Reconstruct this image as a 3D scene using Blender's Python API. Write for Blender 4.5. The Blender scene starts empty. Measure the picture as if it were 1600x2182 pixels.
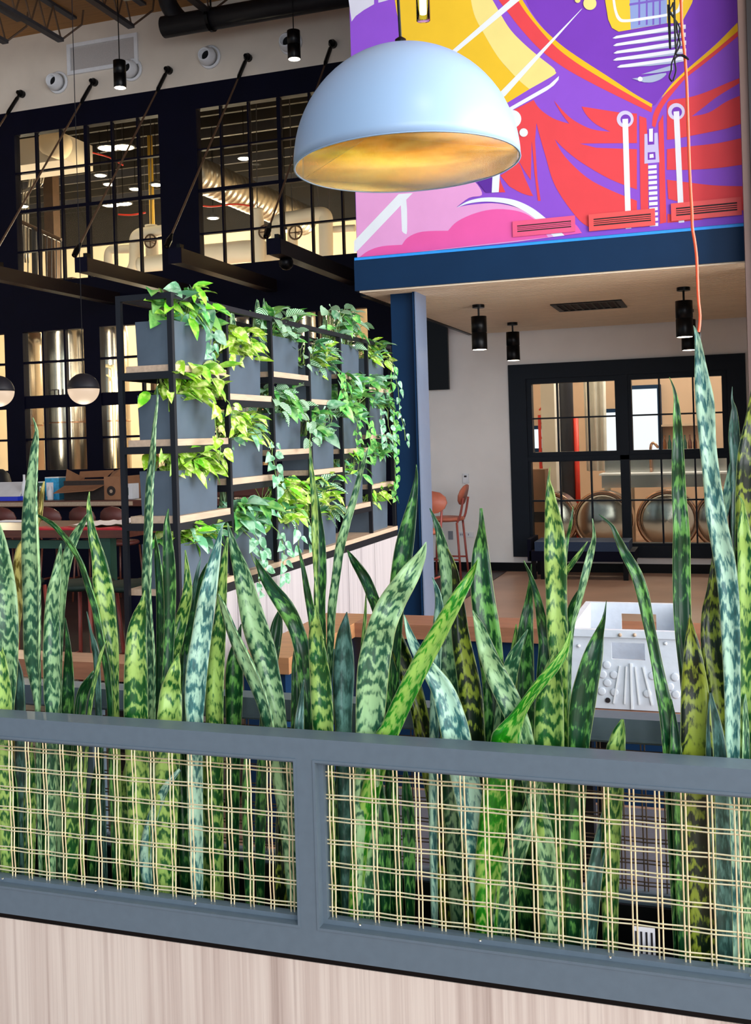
import bpy, math, random
from mathutils import Vector, Matrix
R = random.Random(7)
C = bpy.context.scene.collection
SC = bpy.context.scene
# ------------------------------------------------------------------ camera
F, CX, CY, H = 2200.0, 800.0, 932.0, 1.6          # focal length and principal point in pixels of a 1600x2182 frame
ROLL, YAW = math.atan(.03), math.radians(18.6)
cam = bpy.data.cameras.new('camera'); co = bpy.data.objects.new('camera', cam); C.objects.link(co)
cam.sensor_fit = 'VERTICAL'; cam.sensor_height = 36; cam.sensor_width = 36
cam.lens = F / 2182 * 36
cam.shift_y = -(1091 - CY) / 2182
cam.clip_start = .05; cam.clip_end = 200
co.matrix_world = Matrix.Translation((0, 0, H)) @ Matrix.Rotation(YAW, 4, 'Z') @ Matrix.Rotation(math.pi/2, 4, 'X') @ Matrix.Rotation(-ROLL, 4, 'Z')
SC.camera = co
# ------------------------------------------------------------------ world, daylight, exposure
SC.view_settings.view_transform = 'Standard'; SC.view_settings.look = 'None'
SC.view_settings.gamma = 1; SC.view_settings.use_curve_mapping = False
SC.view_settings.exposure = -0.12
W = bpy.data.worlds.new('sky'); SC.world = W; W.use_nodes = True
bgn = W.node_tree.nodes['Background']; bgn.inputs['Color'].default_value = (.62, .80, 1.0, 1); bgn.inputs['Strength'].default_value = .75
def area(name, loc, rot, sx, sy, power, col):
    l = bpy.data.lights.new(name, 'AREA'); l.shape = 'RECTANGLE'; l.size = sx; l.size_y = sy; l.energy = power; l.color = col
    o = bpy.data.objects.new(name, l); C.objects.link(o); o.location = loc; o.rotation_euler = rot; return o
# daylight through the glazed street front behind the camera
area('front_glazing_daylight', (7.0, -6.8, 4.2), (math.radians(86), 0, math.radians(40)), 14, 8, 1900, (.98, .98, 1.0))
# and through the glazing of the right-hand side wall
area('side_glazing_daylight', (6.2, 5.0, 3.6), (math.radians(90), 0, math.radians(90)), 8, 6.8, 1850, (.94, .98, 1.0))
sun = bpy.data.lights.new('sun', 'SUN'); sun.energy = .5; sun.angle = math.radians(3); sun.color = (1, .95, .86)
so = bpy.data.objects.new('sun', sun); C.objects.link(so); so.rotation_euler = (math.radians(48), 0, math.radians(38))

# ------------------------------------------------------------------ helpers
_c, _s = math.cos(ROLL), math.sin(ROLL); _cy, _sy = math.cos(YAW), math.sin(YAW)
def ray(x, y):
    dx, dy = x - CX, y - CY
    a = (dx*_c - dy*_s)/F; b = (dx*_s + dy*_c)/F
    return Vector((a*_cy - _sy, a*_sy + _cy, -b))
def onY(x, y, Y): r = ray(x, y); t = Y/r.y; return Vector((r.x*t, Y, H + r.z*t))
def onX(x, y, X): r = ray(x, y); t = X/r.x; return Vector((X, r.y*t, H + r.z*t))
def onZ(x, y, Z): r = ray(x, y); t = (Z-H)/r.z; return Vector((r.x*t, r.y*t, Z))
def depth(p): return -p.x*_sy + p.y*_cy

def lin(h):
    h = h.lstrip('#'); v = [int(h[i:i+2], 16)/255 for i in (0, 2, 4)]
    return tuple(((c+.055)/1.055)**2.4 if c > .04045 else c/12.92 for c in v) + (1,)

class MB:
    def __init__(s): s.v = []; s.f = []; s.uv = {}
    def vert(s, p): s.v.append(tuple(p)); return len(s.v)-1
    def box(s, x0, x1, y0, y1, z0, z1):
        b = len(s.v)
        for z in (z0, z1):
            for (x, y) in ((x0, y0), (x1, y0), (x1, y1), (x0, y1)): s.v.append((x, y, z))
        for q in ((3,2,1,0), (4,5,6,7), (0,1,5,4), (1,2,6,5), (2,3,7,6), (3,0,4,7)): s.f.append(tuple(b+i for i in q))
        return s
    def frustum(s, x0, x1, y0, y1, z0, z1, t):           # box whose bottom is smaller by t
        b = len(s.v)
        for z, k in ((z0, t), (z1, 0)):
            for (x, y) in ((x0+k, y0+k), (x1-k, y0+k), (x1-k, y1-k), (x0+k, y1-k)): s.v.append((x, y, z))
        for q in ((3,2,1,0), (4,5,6,7), (0,1,5,4), (1,2,6,5), (2,3,7,6), (3,0,4,7)): s.f.append(tuple(b+i for i in q))
        return s
    def tube(s, pts, r, n=8, cap=True):
        pts = [Vector(p) for p in pts]; rr = r if isinstance(r, (list, tuple)) else [r]*len(pts)
        b = len(s.v); ref = None
        for i, p in enumerate(pts):
            t = (pts[min(i+1, len(pts)-1)] - pts[max(i-1, 0)]).normalized()
            if ref is None: ref = Vector((0, 0, 1)) if abs(t.z) < .9 else Vector((1, 0, 0))
            u = t.cross(ref).normalized(); w = u.cross(t).normalized(); ref = w
            for k in range(n):
                a = 2*math.pi*k/n; s.v.append(tuple(p + (u*math.cos(a) + w*math.sin(a))*rr[i]))
        for i in range(len(pts)-1):
            for k in range(n):
                s.f.append((b+i*n+k, b+i*n+(k+1) % n, b+(i+1)*n+(k+1) % n, b+(i+1)*n+k))
        if cap:
            s.f.append(tuple(b+k for k in range(n))[::-1]); s.f.append(tuple(b+(len(pts)-1)*n+k for k in range(n)))
        return s
    def bar(s, a, b, w, h):                              # rectangular bar between two points; w sideways, h upwards
        a, b = Vector(a), Vector(b); t = (b-a).normalized()
        ref = Vector((0, 0, 1)) if abs(t.z) < .9 else Vector((0, 1, 0))
        u = t.cross(ref).normalized()*(w/2); q = u.cross(t).normalized()*(h/2); k = len(s.v)
        for p in (a, b):
            for d in (-u-q, u-q, u+q, -u+q): s.v.append(tuple(p+d))
        for f in ((0,1,2,3), (7,6,5,4), (1,0,4,5), (2,1,5,6), (3,2,6,7), (0,3,7,4)): s.f.append(tuple(k+i for i in f))
        return s
    def lathe(s, prof, c, n=24, axis='z', close=False):  # prof: (radius, height)
        b = len(s.v); c = Vector(c)
        for (r, h) in prof:
            for k in range(n):
                a = 2*math.pi*k/n
                d = {'z': (r*math.cos(a), r*math.sin(a), h), 'y': (r*math.cos(a), h, -r*math.sin(a)), 'x': (h, r*math.cos(a), r*math.sin(a))}[axis]
                s.v.append(tuple(c + Vector(d)))
        m = len(prof)
        for i in range(m if close else m-1):
            for k in range(n):
                j = (i+1) % m
                s.f.append((b+i*n+k, b+i*n+(k+1) % n, b+j*n+(k+1) % n, b+j*n+k))
        if not close:
            if prof[0][0] > 1e-6: s.f.append(tuple(b+k for k in range(n))[::-1])
            if prof[-1][0] > 1e-6: s.f.append(tuple(b+(m-1)*n+k for k in range(n)))
        return s
    def poly(s, pts):
        b = len(s.v)
        for p in pts: s.v.append(tuple(p))
        s.f.append(tuple(range(b, b+len(pts)))); return s
    def mesh(s, name, origin=(0, 0, 0), smooth=False):
        me = bpy.data.meshes.new(name); o = Vector(origin)
        me.from_pydata([tuple(Vector(v)-o) for v in s.v], [], s.f)
        if smooth: me.polygons.foreach_set('use_smooth', [True]*len(me.polygons))
        me.update(); return me

_org = {}
def tag(o, label=None, cat=None, group=None, kind=None):
    if label: o['label'] = label
    if cat: o['category'] = cat
    if group: o['group'] = group
    if kind: o['kind'] = kind
    return o
def thing(name, label, cat, loc=(0, 0, 0), group=None):
    o = bpy.data.objects.new(name, None); C.objects.link(o); o.location = loc; o.empty_display_size = .05
    _org[o] = Vector(loc); return tag(o, label, cat, group)
def part(name, mb, m, parent=None, smooth=False, label=None, kind=None):
    org = _org.get(parent, Vector((0, 0, 0))) if parent else Vector((0, 0, 0))
    me = mb.mesh(name, org, smooth); me.materials.append(m)
    o = bpy.data.objects.new(name, me); C.objects.link(o)
    if parent: o.parent = parent
    _org[o] = org
    return tag(o, label, kind=kind)
def solo(name, mb, m, label, cat, group=None, smooth=False):
    return tag(part(name, mb, m, None, smooth), label, cat, group)
def struct(name, mb, m, parent=None, smooth=False):
    o = part(name, mb, m, parent, smooth)
    if parent is None: o['kind'] = 'structure'
    return o
def link_mesh(name, me, mat_world, parent):               # a shared mesh placed under a thing
    o = bpy.data.objects.new(name, me); C.objects.link(o); o.parent = parent
    o.matrix_local = Matrix.Translation(-_org.get(parent, Vector())) @ mat_world
    _org[o] = _org.get(parent, Vector()); return o
def cr(pts, n=6):                                         # Catmull-Rom through the points
    P = [tuple(map(float, p)) for p in pts]; out = []
    for i in range(len(P)-1):
        p0, p1, p2, p3 = P[max(i-1, 0)], P[i], P[i+1], P[min(i+2, len(P)-1)]
        for k in range(n):
            t = k/n
            out.append(tuple(.5*(2*b + (c-a)*t + (2*a-5*b+4*c-d)*t*t + (3*b-a-3*c+d)*t**3) for a, b, c, d in zip(p0, p1, p2, p3)))
    out.append(P[-1]); return out

# ------------------------------------------------------------------ materials
def nt(name):
    m = bpy.data.materials.new(name); m.use_nodes = True
    n = m.node_tree; return m, n, n.nodes, n.links, n.nodes['Principled BSDF']
def mat(name, col, rough=.5, metal=0, var=0.0, scale=8, spec=.5, stretch=None, bump=0):
    m, n, N, L, B = nt(name)
    B.inputs['Roughness'].default_value = rough; B.inputs['Metallic'].default_value = metal
    B.inputs['Specular IOR Level'].default_value = spec
    c = lin(col) if isinstance(col, str) else col
    tc = N.new('ShaderNodeTexCoord'); mp = N.new('ShaderNodeMapping'); nz = N.new('ShaderNodeTexNoise')
    nz.inputs['Scale'].default_value = scale; nz.inputs['Detail'].default_value = 4
    if stretch: mp.inputs['Scale'].default_value = stretch
    L.new(tc.outputs['Object'], mp.inputs[0]); L.new(mp.outputs[0], nz.inputs['Vector'])
    rp = N.new('ShaderNodeValToRGB'); e = rp.color_ramp.elements
    e[0].position = .3; e[1].position = .7
    e[0].color = tuple(x*(1-var) for x in c[:3])+(1,); e[1].color = tuple(min(1, x*(1+var)) for x in c[:3])+(1,)
    L.new(nz.outputs['Fac'], rp.inputs[0]); L.new(rp.outputs[0], B.inputs['Base Color'])
    if bump:
        bp = N.new('ShaderNodeBump'); bp.inputs['Strength'].default_value = bump; bp.inputs['Distance'].default_value = .01
        L.new(nz.outputs['Fac'], bp.inputs['Height']); L.new(bp.outputs[0], B.inputs['Normal'])
    return m
def emit(name, col, s):
    m, n, N, L, B = nt(name); B.inputs['Base Color'].default_value = (.02, .02, .02, 1)
    B.inputs['Emission Color'].default_value = lin(col); B.inputs['Emission Strength'].default_value = s; return m
def glass(name, tint='#ffffff', f=.10):
    m, n, N, L, B = nt(name); N.remove(B)
    t = N.new('ShaderNodeBsdfTransparent'); g = N.new('ShaderNodeBsdfGlossy'); x = N.new('ShaderNodeMixShader'); lw = N.new('ShaderNodeLayerWeight')
    g.inputs['Roughness'].default_value = .02; t.inputs['Color'].default_value = lin(tint); lw.inputs['Blend'].default_value = f
    L.new(lw.outputs['Fresnel'], x.inputs[0]); L.new(t.outputs[0], x.inputs[1]); L.new(g.outputs[0], x.inputs[2])
    L.new(x.outputs[0], n.nodes['Material Output'].inputs[0]); return m
def streaks(name, cols, rough=.45, sx=55, sz=.6, axis='xz'):   # laminate with a vertical woodgrain
    m, n, N, L, B = nt(name); B.inputs['Roughness'].default_value = rough
    tc = N.new('ShaderNodeTexCoord'); mp = N.new('ShaderNodeMapping'); mp.inputs['Scale'].default_value = (sx, sx, sz)
    nz = N.new('ShaderNodeTexNoise'); nz.inputs['Scale'].default_value = 1; nz.inputs['Detail'].default_value = 5; nz.inputs['Roughness'].default_value = .65
    mp2 = N.new('ShaderNodeMapping'); mp2.inputs['Scale'].default_value = (sx*.14, sx*.14, sz*.2)
    n2 = N.new('ShaderNodeTexNoise'); n2.inputs['Scale'].default_value = 1; n2.inputs['Detail'].default_value = 2
    ad = N.new('ShaderNodeMath'); ad.operation = 'ADD'; hf = N.new('ShaderNodeMath'); hf.operation = 'MULTIPLY'; hf.inputs[1].default_value = .5
    rp = N.new('ShaderNodeValToRGB'); e = rp.color_ramp.elements
    e[0].position = .33; e[0].color = lin(cols[0]); e[1].position = .66; e[1].color = lin(cols[-1])
    for i, c in enumerate(cols[1:-1]): k = e.new(.33+.33*(i+1)/(len(cols)-1)); k.color = lin(c)
    L.new(tc.outputs['Object'], mp.inputs[0]); L.new(tc.outputs['Object'], mp2.inputs[0])
    L.new(mp.outputs[0], nz.inputs['Vector']); L.new(mp2.outputs[0], n2.inputs['Vector'])
    L.new(nz.outputs['Fac'], ad.inputs[0]); L.new(n2.outputs['Fac'], ad.inputs[1]); L.new(ad.outputs[0], hf.inputs[0])
    L.new(hf.outputs[0], rp.inputs[0]); L.new(rp.outputs[0], B.inputs['Base Color']); return m
def snake(name, dark, light, freq=26, zig=.35, cover=.5, rough=.30, trans=.12, contrast=.16, edge='#b7cc86'):
    """banded sword leaf: u runs across the blade, v along it (metres)"""
    m, n, N, L, B = nt(name)
    uv = N.new('ShaderNodeTexCoord'); sp = N.new('ShaderNodeSeparateXYZ'); L.new(uv.outputs['UV'], sp.inputs[0])
    oi = N.new('ShaderNodeObjectInfo'); om = N.new('ShaderNodeMath'); om.operation = 'MULTIPLY'; om.inputs[1].default_value = 37
    L.new(oi.outputs['Random'], om.inputs[0])
    def noise(sx, sy, det=3):
        mp = N.new('ShaderNodeMapping'); mp.inputs['Scale'].default_value = (sx, sy, 1); L.new(uv.outputs['UV'], mp.inputs[0])
        z = N.new('ShaderNodeTexNoise'); z.noise_dimensions = '4D'; z.inputs['Scale'].default_value = 1; z.inputs['Detail'].default_value = det
        L.new(mp.outputs[0], z.inputs['Vector']); L.new(om.outputs[0], z.inputs['W']); return z.outputs['Fac']
    def mth(op, a, b=None, c=None):
        q = N.new('ShaderNodeMath'); q.operation = op
        for i, x in enumerate((a, b, c)):
            if x is None: continue
            if isinstance(x, (int, float)): q.inputs[i].default_value = x
            else: L.new(x, q.inputs[i])
        return q.outputs[0]
    cen = mth('ABSOLUTE', mth('SUBTRACT', sp.outputs[0], .5))
    z1 = noise(4.5, 30, 4); z2 = noise(1.6, 6.5, 3); z3 = noise(16, 70, 3); z4 = noise(38, 1.5, 3)
    ph = mth('ADD', mth('MULTIPLY', sp.outputs[1], freq), mth('MULTIPLY', mth('SUBTRACT', z1, .5), 1.7))
    ph = mth('ADD', ph, mth('MULTIPLY', mth('PINGPONG', mth('MULTIPLY', sp.outputs[0], 4), 1), zig))
    ph = mth('ADD', ph, mth('MULTIPLY', z2, 2.0))
    w = mth('MULTIPLY', mth('SINE', mth('MULTIPLY', ph, 6.283)), .27)
    w = mth('ADD', w, mth('MULTIPLY', mth('SUBTRACT', z3, .5), 1.3))
    w = mth('ADD', w, mth('MULTIPLY', mth('SUBTRACT', z2, .5), 2.7))
    w = mth('ADD', mth('ADD', w, .5), mth('MULTIPLY', mth('SUBTRACT', z4, .5), .35))
    rp = N.new('ShaderNodeValToRGB'); e = rp.color_ramp.elements
    lo, hi = max(0, 1-cover-contrast), min(1, 1-cover+contrast)
    d3, l3 = lin(dark), lin(light); e[0].position = max(0, lo-.3); e[0].color = tuple(c*.62 for c in d3[:3])+(1,); e[1].position = min(1, hi+.25); e[1].color = tuple(min(1, c*1.15) for c in l3[:3])+(1,)
    for p_, c_ in ((lo, d3), (hi, l3)): k = e.new(p_); k.color = c_
    L.new(w, rp.inputs[0])
    mx = N.new('ShaderNodeMix'); mx.data_type = 'RGBA'; mx.inputs['B'].default_value = lin(edge)
    L.new(rp.outputs[0], mx.inputs['A'])
    L.new(mth('MULTIPLY', mth('GREATER_THAN', cen, .475), .7), mx.inputs['Factor'])
    L.new(mx.outputs['Result'], B.inputs['Base Color']); B.inputs['Roughness'].default_value = rough
    tr = N.new('ShaderNodeBsdfTranslucent'); L.new(mx.outputs['Result'], tr.inputs['Color'])
    ms = N.new('ShaderNodeMixShader'); ms.inputs[0].default_value = trans
    L.new(B.outputs[0], ms.inputs[1]); L.new(tr.outputs[0], ms.inputs[2]); L.new(ms.outputs[0], N['Material Output'].inputs[0])
    return m
def foliage(name, base, other, sc=3, bias=.5, rough=.4, vein=False):
    m, n, N, L, B = nt(name)
    uv = N.new('ShaderNodeTexCoord'); oi = N.new('ShaderNodeObjectInfo'); om = N.new('ShaderNodeMath'); om.operation = 'MULTIPLY'; om.inputs[1].default_value = 50
    L.new(oi.outputs['Random'], om.inputs[0])
    rp = N.new('ShaderNodeValToRGB'); e = rp.color_ramp.elements
    if vein:
        sp = N.new('ShaderNodeSeparateXYZ'); L.new(uv.outputs['UV'], sp.inputs[0])
        a = N.new('ShaderNodeMath'); a.operation = 'SUBTRACT'; a.inputs[1].default_value = .5; L.new(sp.outputs[0], a.inputs[0])
        b = N.new('ShaderNodeMath'); b.operation = 'ABSOLUTE'; L.new(a.outputs[0], b.inputs[0])
        c = N.new('ShaderNodeMath'); c.operation = 'MULTIPLY_ADD'; c.inputs[1].default_value = -.9; L.new(b.outputs[0], c.inputs[0]); L.new(sp.outputs[1], c.inputs[2])
        d = N.new('ShaderNodeMath'); d.operation = 'MULTIPLY'; d.inputs[1].default_value = 44; L.new(c.outputs[0], d.inputs[0])
        s = N.new('ShaderNodeMath'); s.operation = 'SINE'; L.new(d.outputs[0], s.inputs[0])
        src = s.outputs[0]; e[0].position = .1; e[1].position = .55
    else:
        nz = N.new('ShaderNodeTexNoise'); nz.noise_dimensions = '4D'; nz.inputs['Scale'].default_value = sc; nz.inputs['Detail'].default_value = 3
        L.new(uv.outputs['UV'], nz.inputs['Vector']); L.new(om.outputs[0], nz.inputs['W'])
        src = nz.outputs['Fac']; e[0].position = bias-.06; e[1].position = bias+.08
    e[0].color = lin(base); e[1].color = lin(other)
    L.new(src, rp.inputs[0])
    hs = N.new('ShaderNodeHueSaturation'); mr = N.new('ShaderNodeMapRange'); mr.inputs['To Min'].default_value = .65; mr.inputs['To Max'].default_value = 1.3
    L.new(oi.outputs['Random'], mr.inputs['Value']); L.new(mr.outputs[0], hs.inputs['Value']); L.new(rp.outputs[0], hs.inputs['Color'])
    L.new(hs.outputs[0], B.inputs['Base Color']); B.inputs['Roughness'].default_value = rough
    tr = N.new('ShaderNodeBsdfTranslucent'); L.new(hs.outputs[0], tr.inputs['Color'])
    ms = N.new('ShaderNodeMixShader'); ms.inputs[0].default_value = .2
    L.new(B.outputs[0], ms.inputs[1]); L.new(tr.outputs[0], ms.inputs[2]); L.new(ms.outputs[0], N['Material Output'].inputs[0]); return m

M = dict(
 floor=mat('polished_concrete', '#b08b75', .32, 0, .18, 1.5), beige=mat('beige_wall_paint', '#dbd1c3', .8, 0, .04, 3), white=mat('white_wall_paint', '#eeece9', .75, 0, .03, 3),
 navy=mat('navy_black_paint', '#03041a', .6, 0, .12, 4, .12), blue=mat('dark_blue_steel', '#0c2a49', .5, 0, .08, 3, .15), rail=mat('charcoal_powder_coat', '#5a6873', .45, 0, .04, 40, .3),
 char=mat('charcoal_trim_paint', '#141c26', .5, 0, .08, 5, .2), black=mat('black_metal', '#040507', .35, 0, .1, 20, .2), shelfblk=mat('black_shelf_steel', '#0f1117', .42, 0, .1, 20, .3), pot=mat('slate_grey_planter', '#47535f', .34, 0, .10, 10),
 lam=streaks('grey_woodgrain_laminate', ['#9d8b81', '#bdada2', '#d0c3b7', '#ad9c92']), lam2=streaks('cabinet_laminate_dimmed', ['#827b7b', '#9e9697', '#aea6a6', '#918a8b'], sx=40),  # lam2 is the same laminate, darkened to offset the strong side light
 board=mat('pale_wood_board', '#b59c84', .5, 0, .12, 20, stretch=(3, .4, 3)), oak=mat('brown_oak_cap', '#8f5f45', .4, 0, .18, 9, stretch=(.5, 5, 5)),
 oaklt=mat('sunlit_oak_top', '#a9774f', .4, 0, .14, 9, stretch=(.5, 5, 5)),  # lighter copy of the oak with sunlight put into its colour
 slat=mat('blond_wood_slat', '#f2dfc2', .55, 0, .1, 12, stretch=(.3, 6, 6)), deck=mat('tan_wood_deck', '#a5763f', .6, 0, .2, 6, stretch=(.3, 8, 8)),
 brass=mat('brass_wire', '#f2e2b8', .3, .6, .06, 60, .6), soil=mat('black_soil', '#15120f', .9, 0, .5, 60, bump=.6), liner=mat('black_plastic_liner', '#08090b', .35, 0, .2, 9),
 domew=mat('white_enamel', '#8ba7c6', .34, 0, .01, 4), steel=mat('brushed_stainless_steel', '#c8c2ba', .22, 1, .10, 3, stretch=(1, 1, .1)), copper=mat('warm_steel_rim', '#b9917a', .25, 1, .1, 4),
 cream=mat('cream_brewery_wall', '#ead9bd', .8, 0, .05, 2), pipe=mat('white_pipe_insulation', '#e4dccf', .6, 0, .03, 4), duct=mat('galvanised_duct', '#b0aaa0', .35, .9, .12, 6),
 dkceil=mat('dark_brewery_ceiling', '#19140f', .8, 0, .2, 3), joist=mat('grey_joist_steel', '#3a3a40', .5, .2, .15, 10), joistb=mat('brown_joist_steel', '#5b4534', .5, .2, .15, 10),
 wplast=mat('white_plastic', '#e3e6ea', .4, 0, .04, 12), tote=mat('translucent_white_tote', '#cfd5de', .45, 0, .05, 25, bump=.15), terra=mat('terracotta_stool', '#bd6a52', .5, 0, .08, 14),
 stoolback=mat('shaded_terracotta', '#5a2c27', .5, 0, .1, 14), terram=mat('terracotta_metal', '#a04c42', .4, 0, .08, 14), cush=mat('dark_blue_cushion', '#273a57', .8, 0, .1, 60), card=mat('brown_cardboard', '#96694a', .8, 0, .08, 12), cardd=mat('dark_cardboard_print', '#2c2320', .8, 0, .2, 30),  # stoolback is the terracotta darkened for the shade behind the high table
 tank=mat('black_pipe_paint', '#1d1d22', .5, 0, .12, 9, .25), grey=mat('grey_plastic', '#8a9099', .5, 0, .05, 10), red=mat('red_steel', '#d8321c', .45, 0, .1, 10), redcloth=mat('red_sheet', '#b3122b', .6, 0, .1, 8),
 paper=mat('white_paper', '#e9e6ea', .7, 0, .04, 6), green=mat('green_metal_leg', '#1f4a3a', .45, 0, .1, 10), greens=mat('dark_green_cushion', '#142b22', .7, 0, .2, 30), dwood=mat('dark_red_wood', '#5a2f22', .4, 0, .25, 8, stretch=(.4, 5, 5)),
 cyan=mat('cyan_print', '#2f9fd0', .5, 0, .25, 30), bluep=mat('bright_blue_plastic', '#1b36c8', .4, 0, .05, 9), orange=mat('orange_cord_jacket', '#e8552a', .4, 0, .05, 30), tape=mat('blue_masking_tape', '#1f8fe8', .6, 0, .06, 30),
 yellow=mat('yellow_post', '#d8b03a', .5, 0, .1, 8), plastic=mat('milky_plastic_sheet', '#cfc9bd', .5, 0, .15, 3), glassclr=glass('clear_glass', '#f6fbf8', .08), pane=glass('window_glass', '#f2f4f0', .12),
 stem=mat('green_stem', '#6f8f3c', .5, 0, .2, 20), grille=mat('pink_painted_grille', '#d8507a', .5, 0, .06, 9), grille2=mat('red_painted_grille', '#d84a4a', .5, 0, .06, 9), dark=mat('dark_slot', '#160d14', .7), lite=emit('lamp_glow', '#fff0d6', 14), ledw=emit('work_light_glow', '#ffe7b8', 30),
 globe=emit('opal_glow', '#ffe0c0', .88), bulb=emit('bulb_glow', '#ffd890', 40), opal=emit('frosted_tube_glow', '#fff4e4', 1.6), amber=mat('amber_bottle', '#6b3a14', .2), daylight=emit('reflection_glow', '#eef4ff', 1.5),
)
# gold leaf inside the dome
gm, gn, N, L, B = nt('gold_leaf'); B.inputs['Metallic'].default_value = 1; B.inputs['Roughness'].default_value = .27
tc = N.new('ShaderNodeTexCoord'); z = N.new('ShaderNodeTexNoise'); z.inputs['Scale'].default_value = 9; z.inputs['Detail'].default_value = 8
vo = N.new('ShaderNodeTexVoronoi'); vo.inputs['Scale'].default_value = 7
rp = N.new('ShaderNodeValToRGB'); e = rp.color_ramp.elements; e[0].position = .3; e[0].color = lin('#dca62e'); e[1].position = .75; e[1].color = lin('#ffdc7a')
L.new(tc.outputs['Object'], z.inputs['Vector']); L.new(tc.outputs['Object'], vo.inputs['Vector']); L.new(z.outputs['Fac'], rp.inputs[0]); L.new(rp.outputs[0], B.inputs['Base Color'])
bp = N.new('ShaderNodeBump'); bp.inputs['Strength'].default_value = .10; bp.inputs['Distance'].default_value = .02; L.new(z.outputs['Fac'], bp.inputs['Height']); L.new(bp.outputs[0], B.inputs['Normal'])
M['gold'] = gm
_pc = {}
def paint(h):
    if h not in _pc: _pc[h] = mat('mural_paint_'+str(len(_pc)), tuple(c*.80 for c in lin(h)[:3])+(1,), .65, 0, .03, 5, .3)
    return _pc[h]
SN = dict(
 a=snake('sansevieria_yellow_banded', '#1d6428', '#9fc162', 26, .45, .50), b=snake('sansevieria_grey_banded', '#2a6343', '#98bf88', 28, .5, .50),
 c=snake('sansevieria_dark', '#0f4a24', '#5f9a48', 20, .3, .24, trans=.06), d=snake('sansevieria_silver_blue', '#34584f', '#5f8a80', 14, .1, .25, .30, .06, .3),
 e=snake('sansevieria_bright_green', '#249a14', '#9cc85a', 26, .7, .40, .3, .25), y=snake('sansevieria_yellowing', '#7d6a16', '#e0cf78', 18, .2, .55),
 o=snake('sansevieria_olive', '#12260f', '#7f8f2c', 26, .4, .36), w=snake('sansevieria_pale', '#42807c', '#b4dcc0', 20, .4, .55))
FO = dict(lime=foliage('lime_pothos_leaf', '#8fc02a', '#e6f29a', 3, .52), green=foliage('green_heart_leaf', '#3f9440', '#8cc868', 2, .5), grey=foliage('grey_green_heart_leaf', '#5a9a70', '#a4cdae', 2, .5),
 stripe=foliage('striped_peperomia_leaf', '#3f8450', '#cfe8cc', vein=True), bright=foliage('bright_green_leaf', '#66bc24', '#b9e660', 2, .5), darkg=foliage('dark_green_leaf', '#2a6a3c', '#54985c', 2, .55))
# ================================================================== SETTING
YB = 11.86
def wall_with_openings(x0, x1, z0, z1, y0, y1, ops):
    mb = MB(); xs = sorted({x0, x1} | {v for o in ops for v in o[:2] if x0 < v < x1})
    for a, b in zip(xs, xs[1:]):
        m = (a+b)/2; z = z0
        for o in sorted((o for o in ops if o[0] < m < o[1]), key=lambda o: o[2]):
            if o[2] > z: mb.box(a, b, y0, y1, z, o[2])
            z = o[3]
        if z < z1: mb.box(a, b, y0, y1, z, z1)
    return mb
struct('floor', MB().box(-14, 6, -4, 24, -.12, 0), M['floor'])
struct('floor_dining', MB().box(-14, -2.42, 3.66, YB, 0, .006), mat('shaded_timber_floor', '#33201f', .45, 0, .35, 4, stretch=(.4, 9, 1)))  # added plank zone; its dark colour stands in for the light falloff here
ceil = struct('ceiling', MB().box(-14, 6, 1.5, 12.1, 7.21, 7.4), M['deck'])
UP = [(-9.13, -6.79), (-6.34, -3.93)]
LO = [(-10.4, -9.3), (-9.08, -8.03), (-7.86, -6.86), (-6.32, -5.27), (-5.07, -4.01)]
ops = [(a, b, 3.8, 5.93) for a, b in UP] + [(a, b, 1.25, 3.22) for a, b in LO]
struct('wall_back_dark', wall_with_openings(-14, -3.4, 0, 6.2, YB, YB+.16, ops), M['navy'])
struct('wall_back_upper', MB().box(-14, 6, YB, YB+.16, 6.2, 7.4), M['beige'])
struct('wall_back', wall_with_openings(-3.4, 6, 0, 6.2, YB, YB+.16, [(-2.14, .06, .3, 2.22)]), M['white'])
struct('wall_left', MB().box(-14.2, -14, -4, 12, 0, 7.4), M['beige'])
struct('wall_right', MB().box(.32, .5, 8.06, YB, 0, 7.2), M['white'])
struct('baseboard_back', MB().box(-3.4, .32, YB-.02, YB, 0, .1), M['black'])
sur = MB(); 
for a, b, c, d in ((-2.34, .25, 2.22, 2.39), (-2.34, .25, .17, .3), (-2.34, -2.14, .3, 2.22), (.06, .25, .3, 2.22)): sur.box(a, b, YB-.03, YB, c, d)
struct('trim_1', sur, M['char'])

def window(n, xs, zs, fw=.05, thick=(), thz=(), m='navy', y=YB+.03, mw=.022, tr=.045):
    x0, x1, z0, z1 = xs[0], xs[-1], zs[0], zs[-1]; f = MB()
    f.box(x0, x1, y-.03, y+.09, z0, z0+fw); f.box(x0, x1, y-.03, y+.09, z1-fw, z1)
    f.box(x0, x0+fw, y-.03, y+.09, z0+fw, z1-fw); f.box(x1-fw, x1, y-.03, y+.09, z0+fw, z1-fw)
    w = struct('window_%d' % n, f, M[m])
    for i, x in enumerate(xs[1:-1]):
        t = .05 if i in thick else mw
        part('muntin', MB().box(x-t/2, x+t/2, y-.012, y+.05, z0+fw, z1-fw), M[m], w)
    for i, z in enumerate(zs[1:-1]):
        t = tr if i in thz else mw
        part('muntin', MB().box(x0+fw, x1-fw, y-.016, y+.046, z-t/2, z+t/2), M[m], w)
    for a, b in zip(xs, xs[1:]):
        for c, d in zip(zs, zs[1:]):
            part('pane', MB().box(a+.008, b-.008, y+.012, y+.018, c+.008, d-.008), M['pane'], w)
    return w
zu = [3.8, 4.28, 4.83, 5.36, 5.93]
window(1, [-9.13, -8.75, -8.36, -7.96, -7.56, -7.17, -6.79], zu, .05, (2,), (1,))
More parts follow.
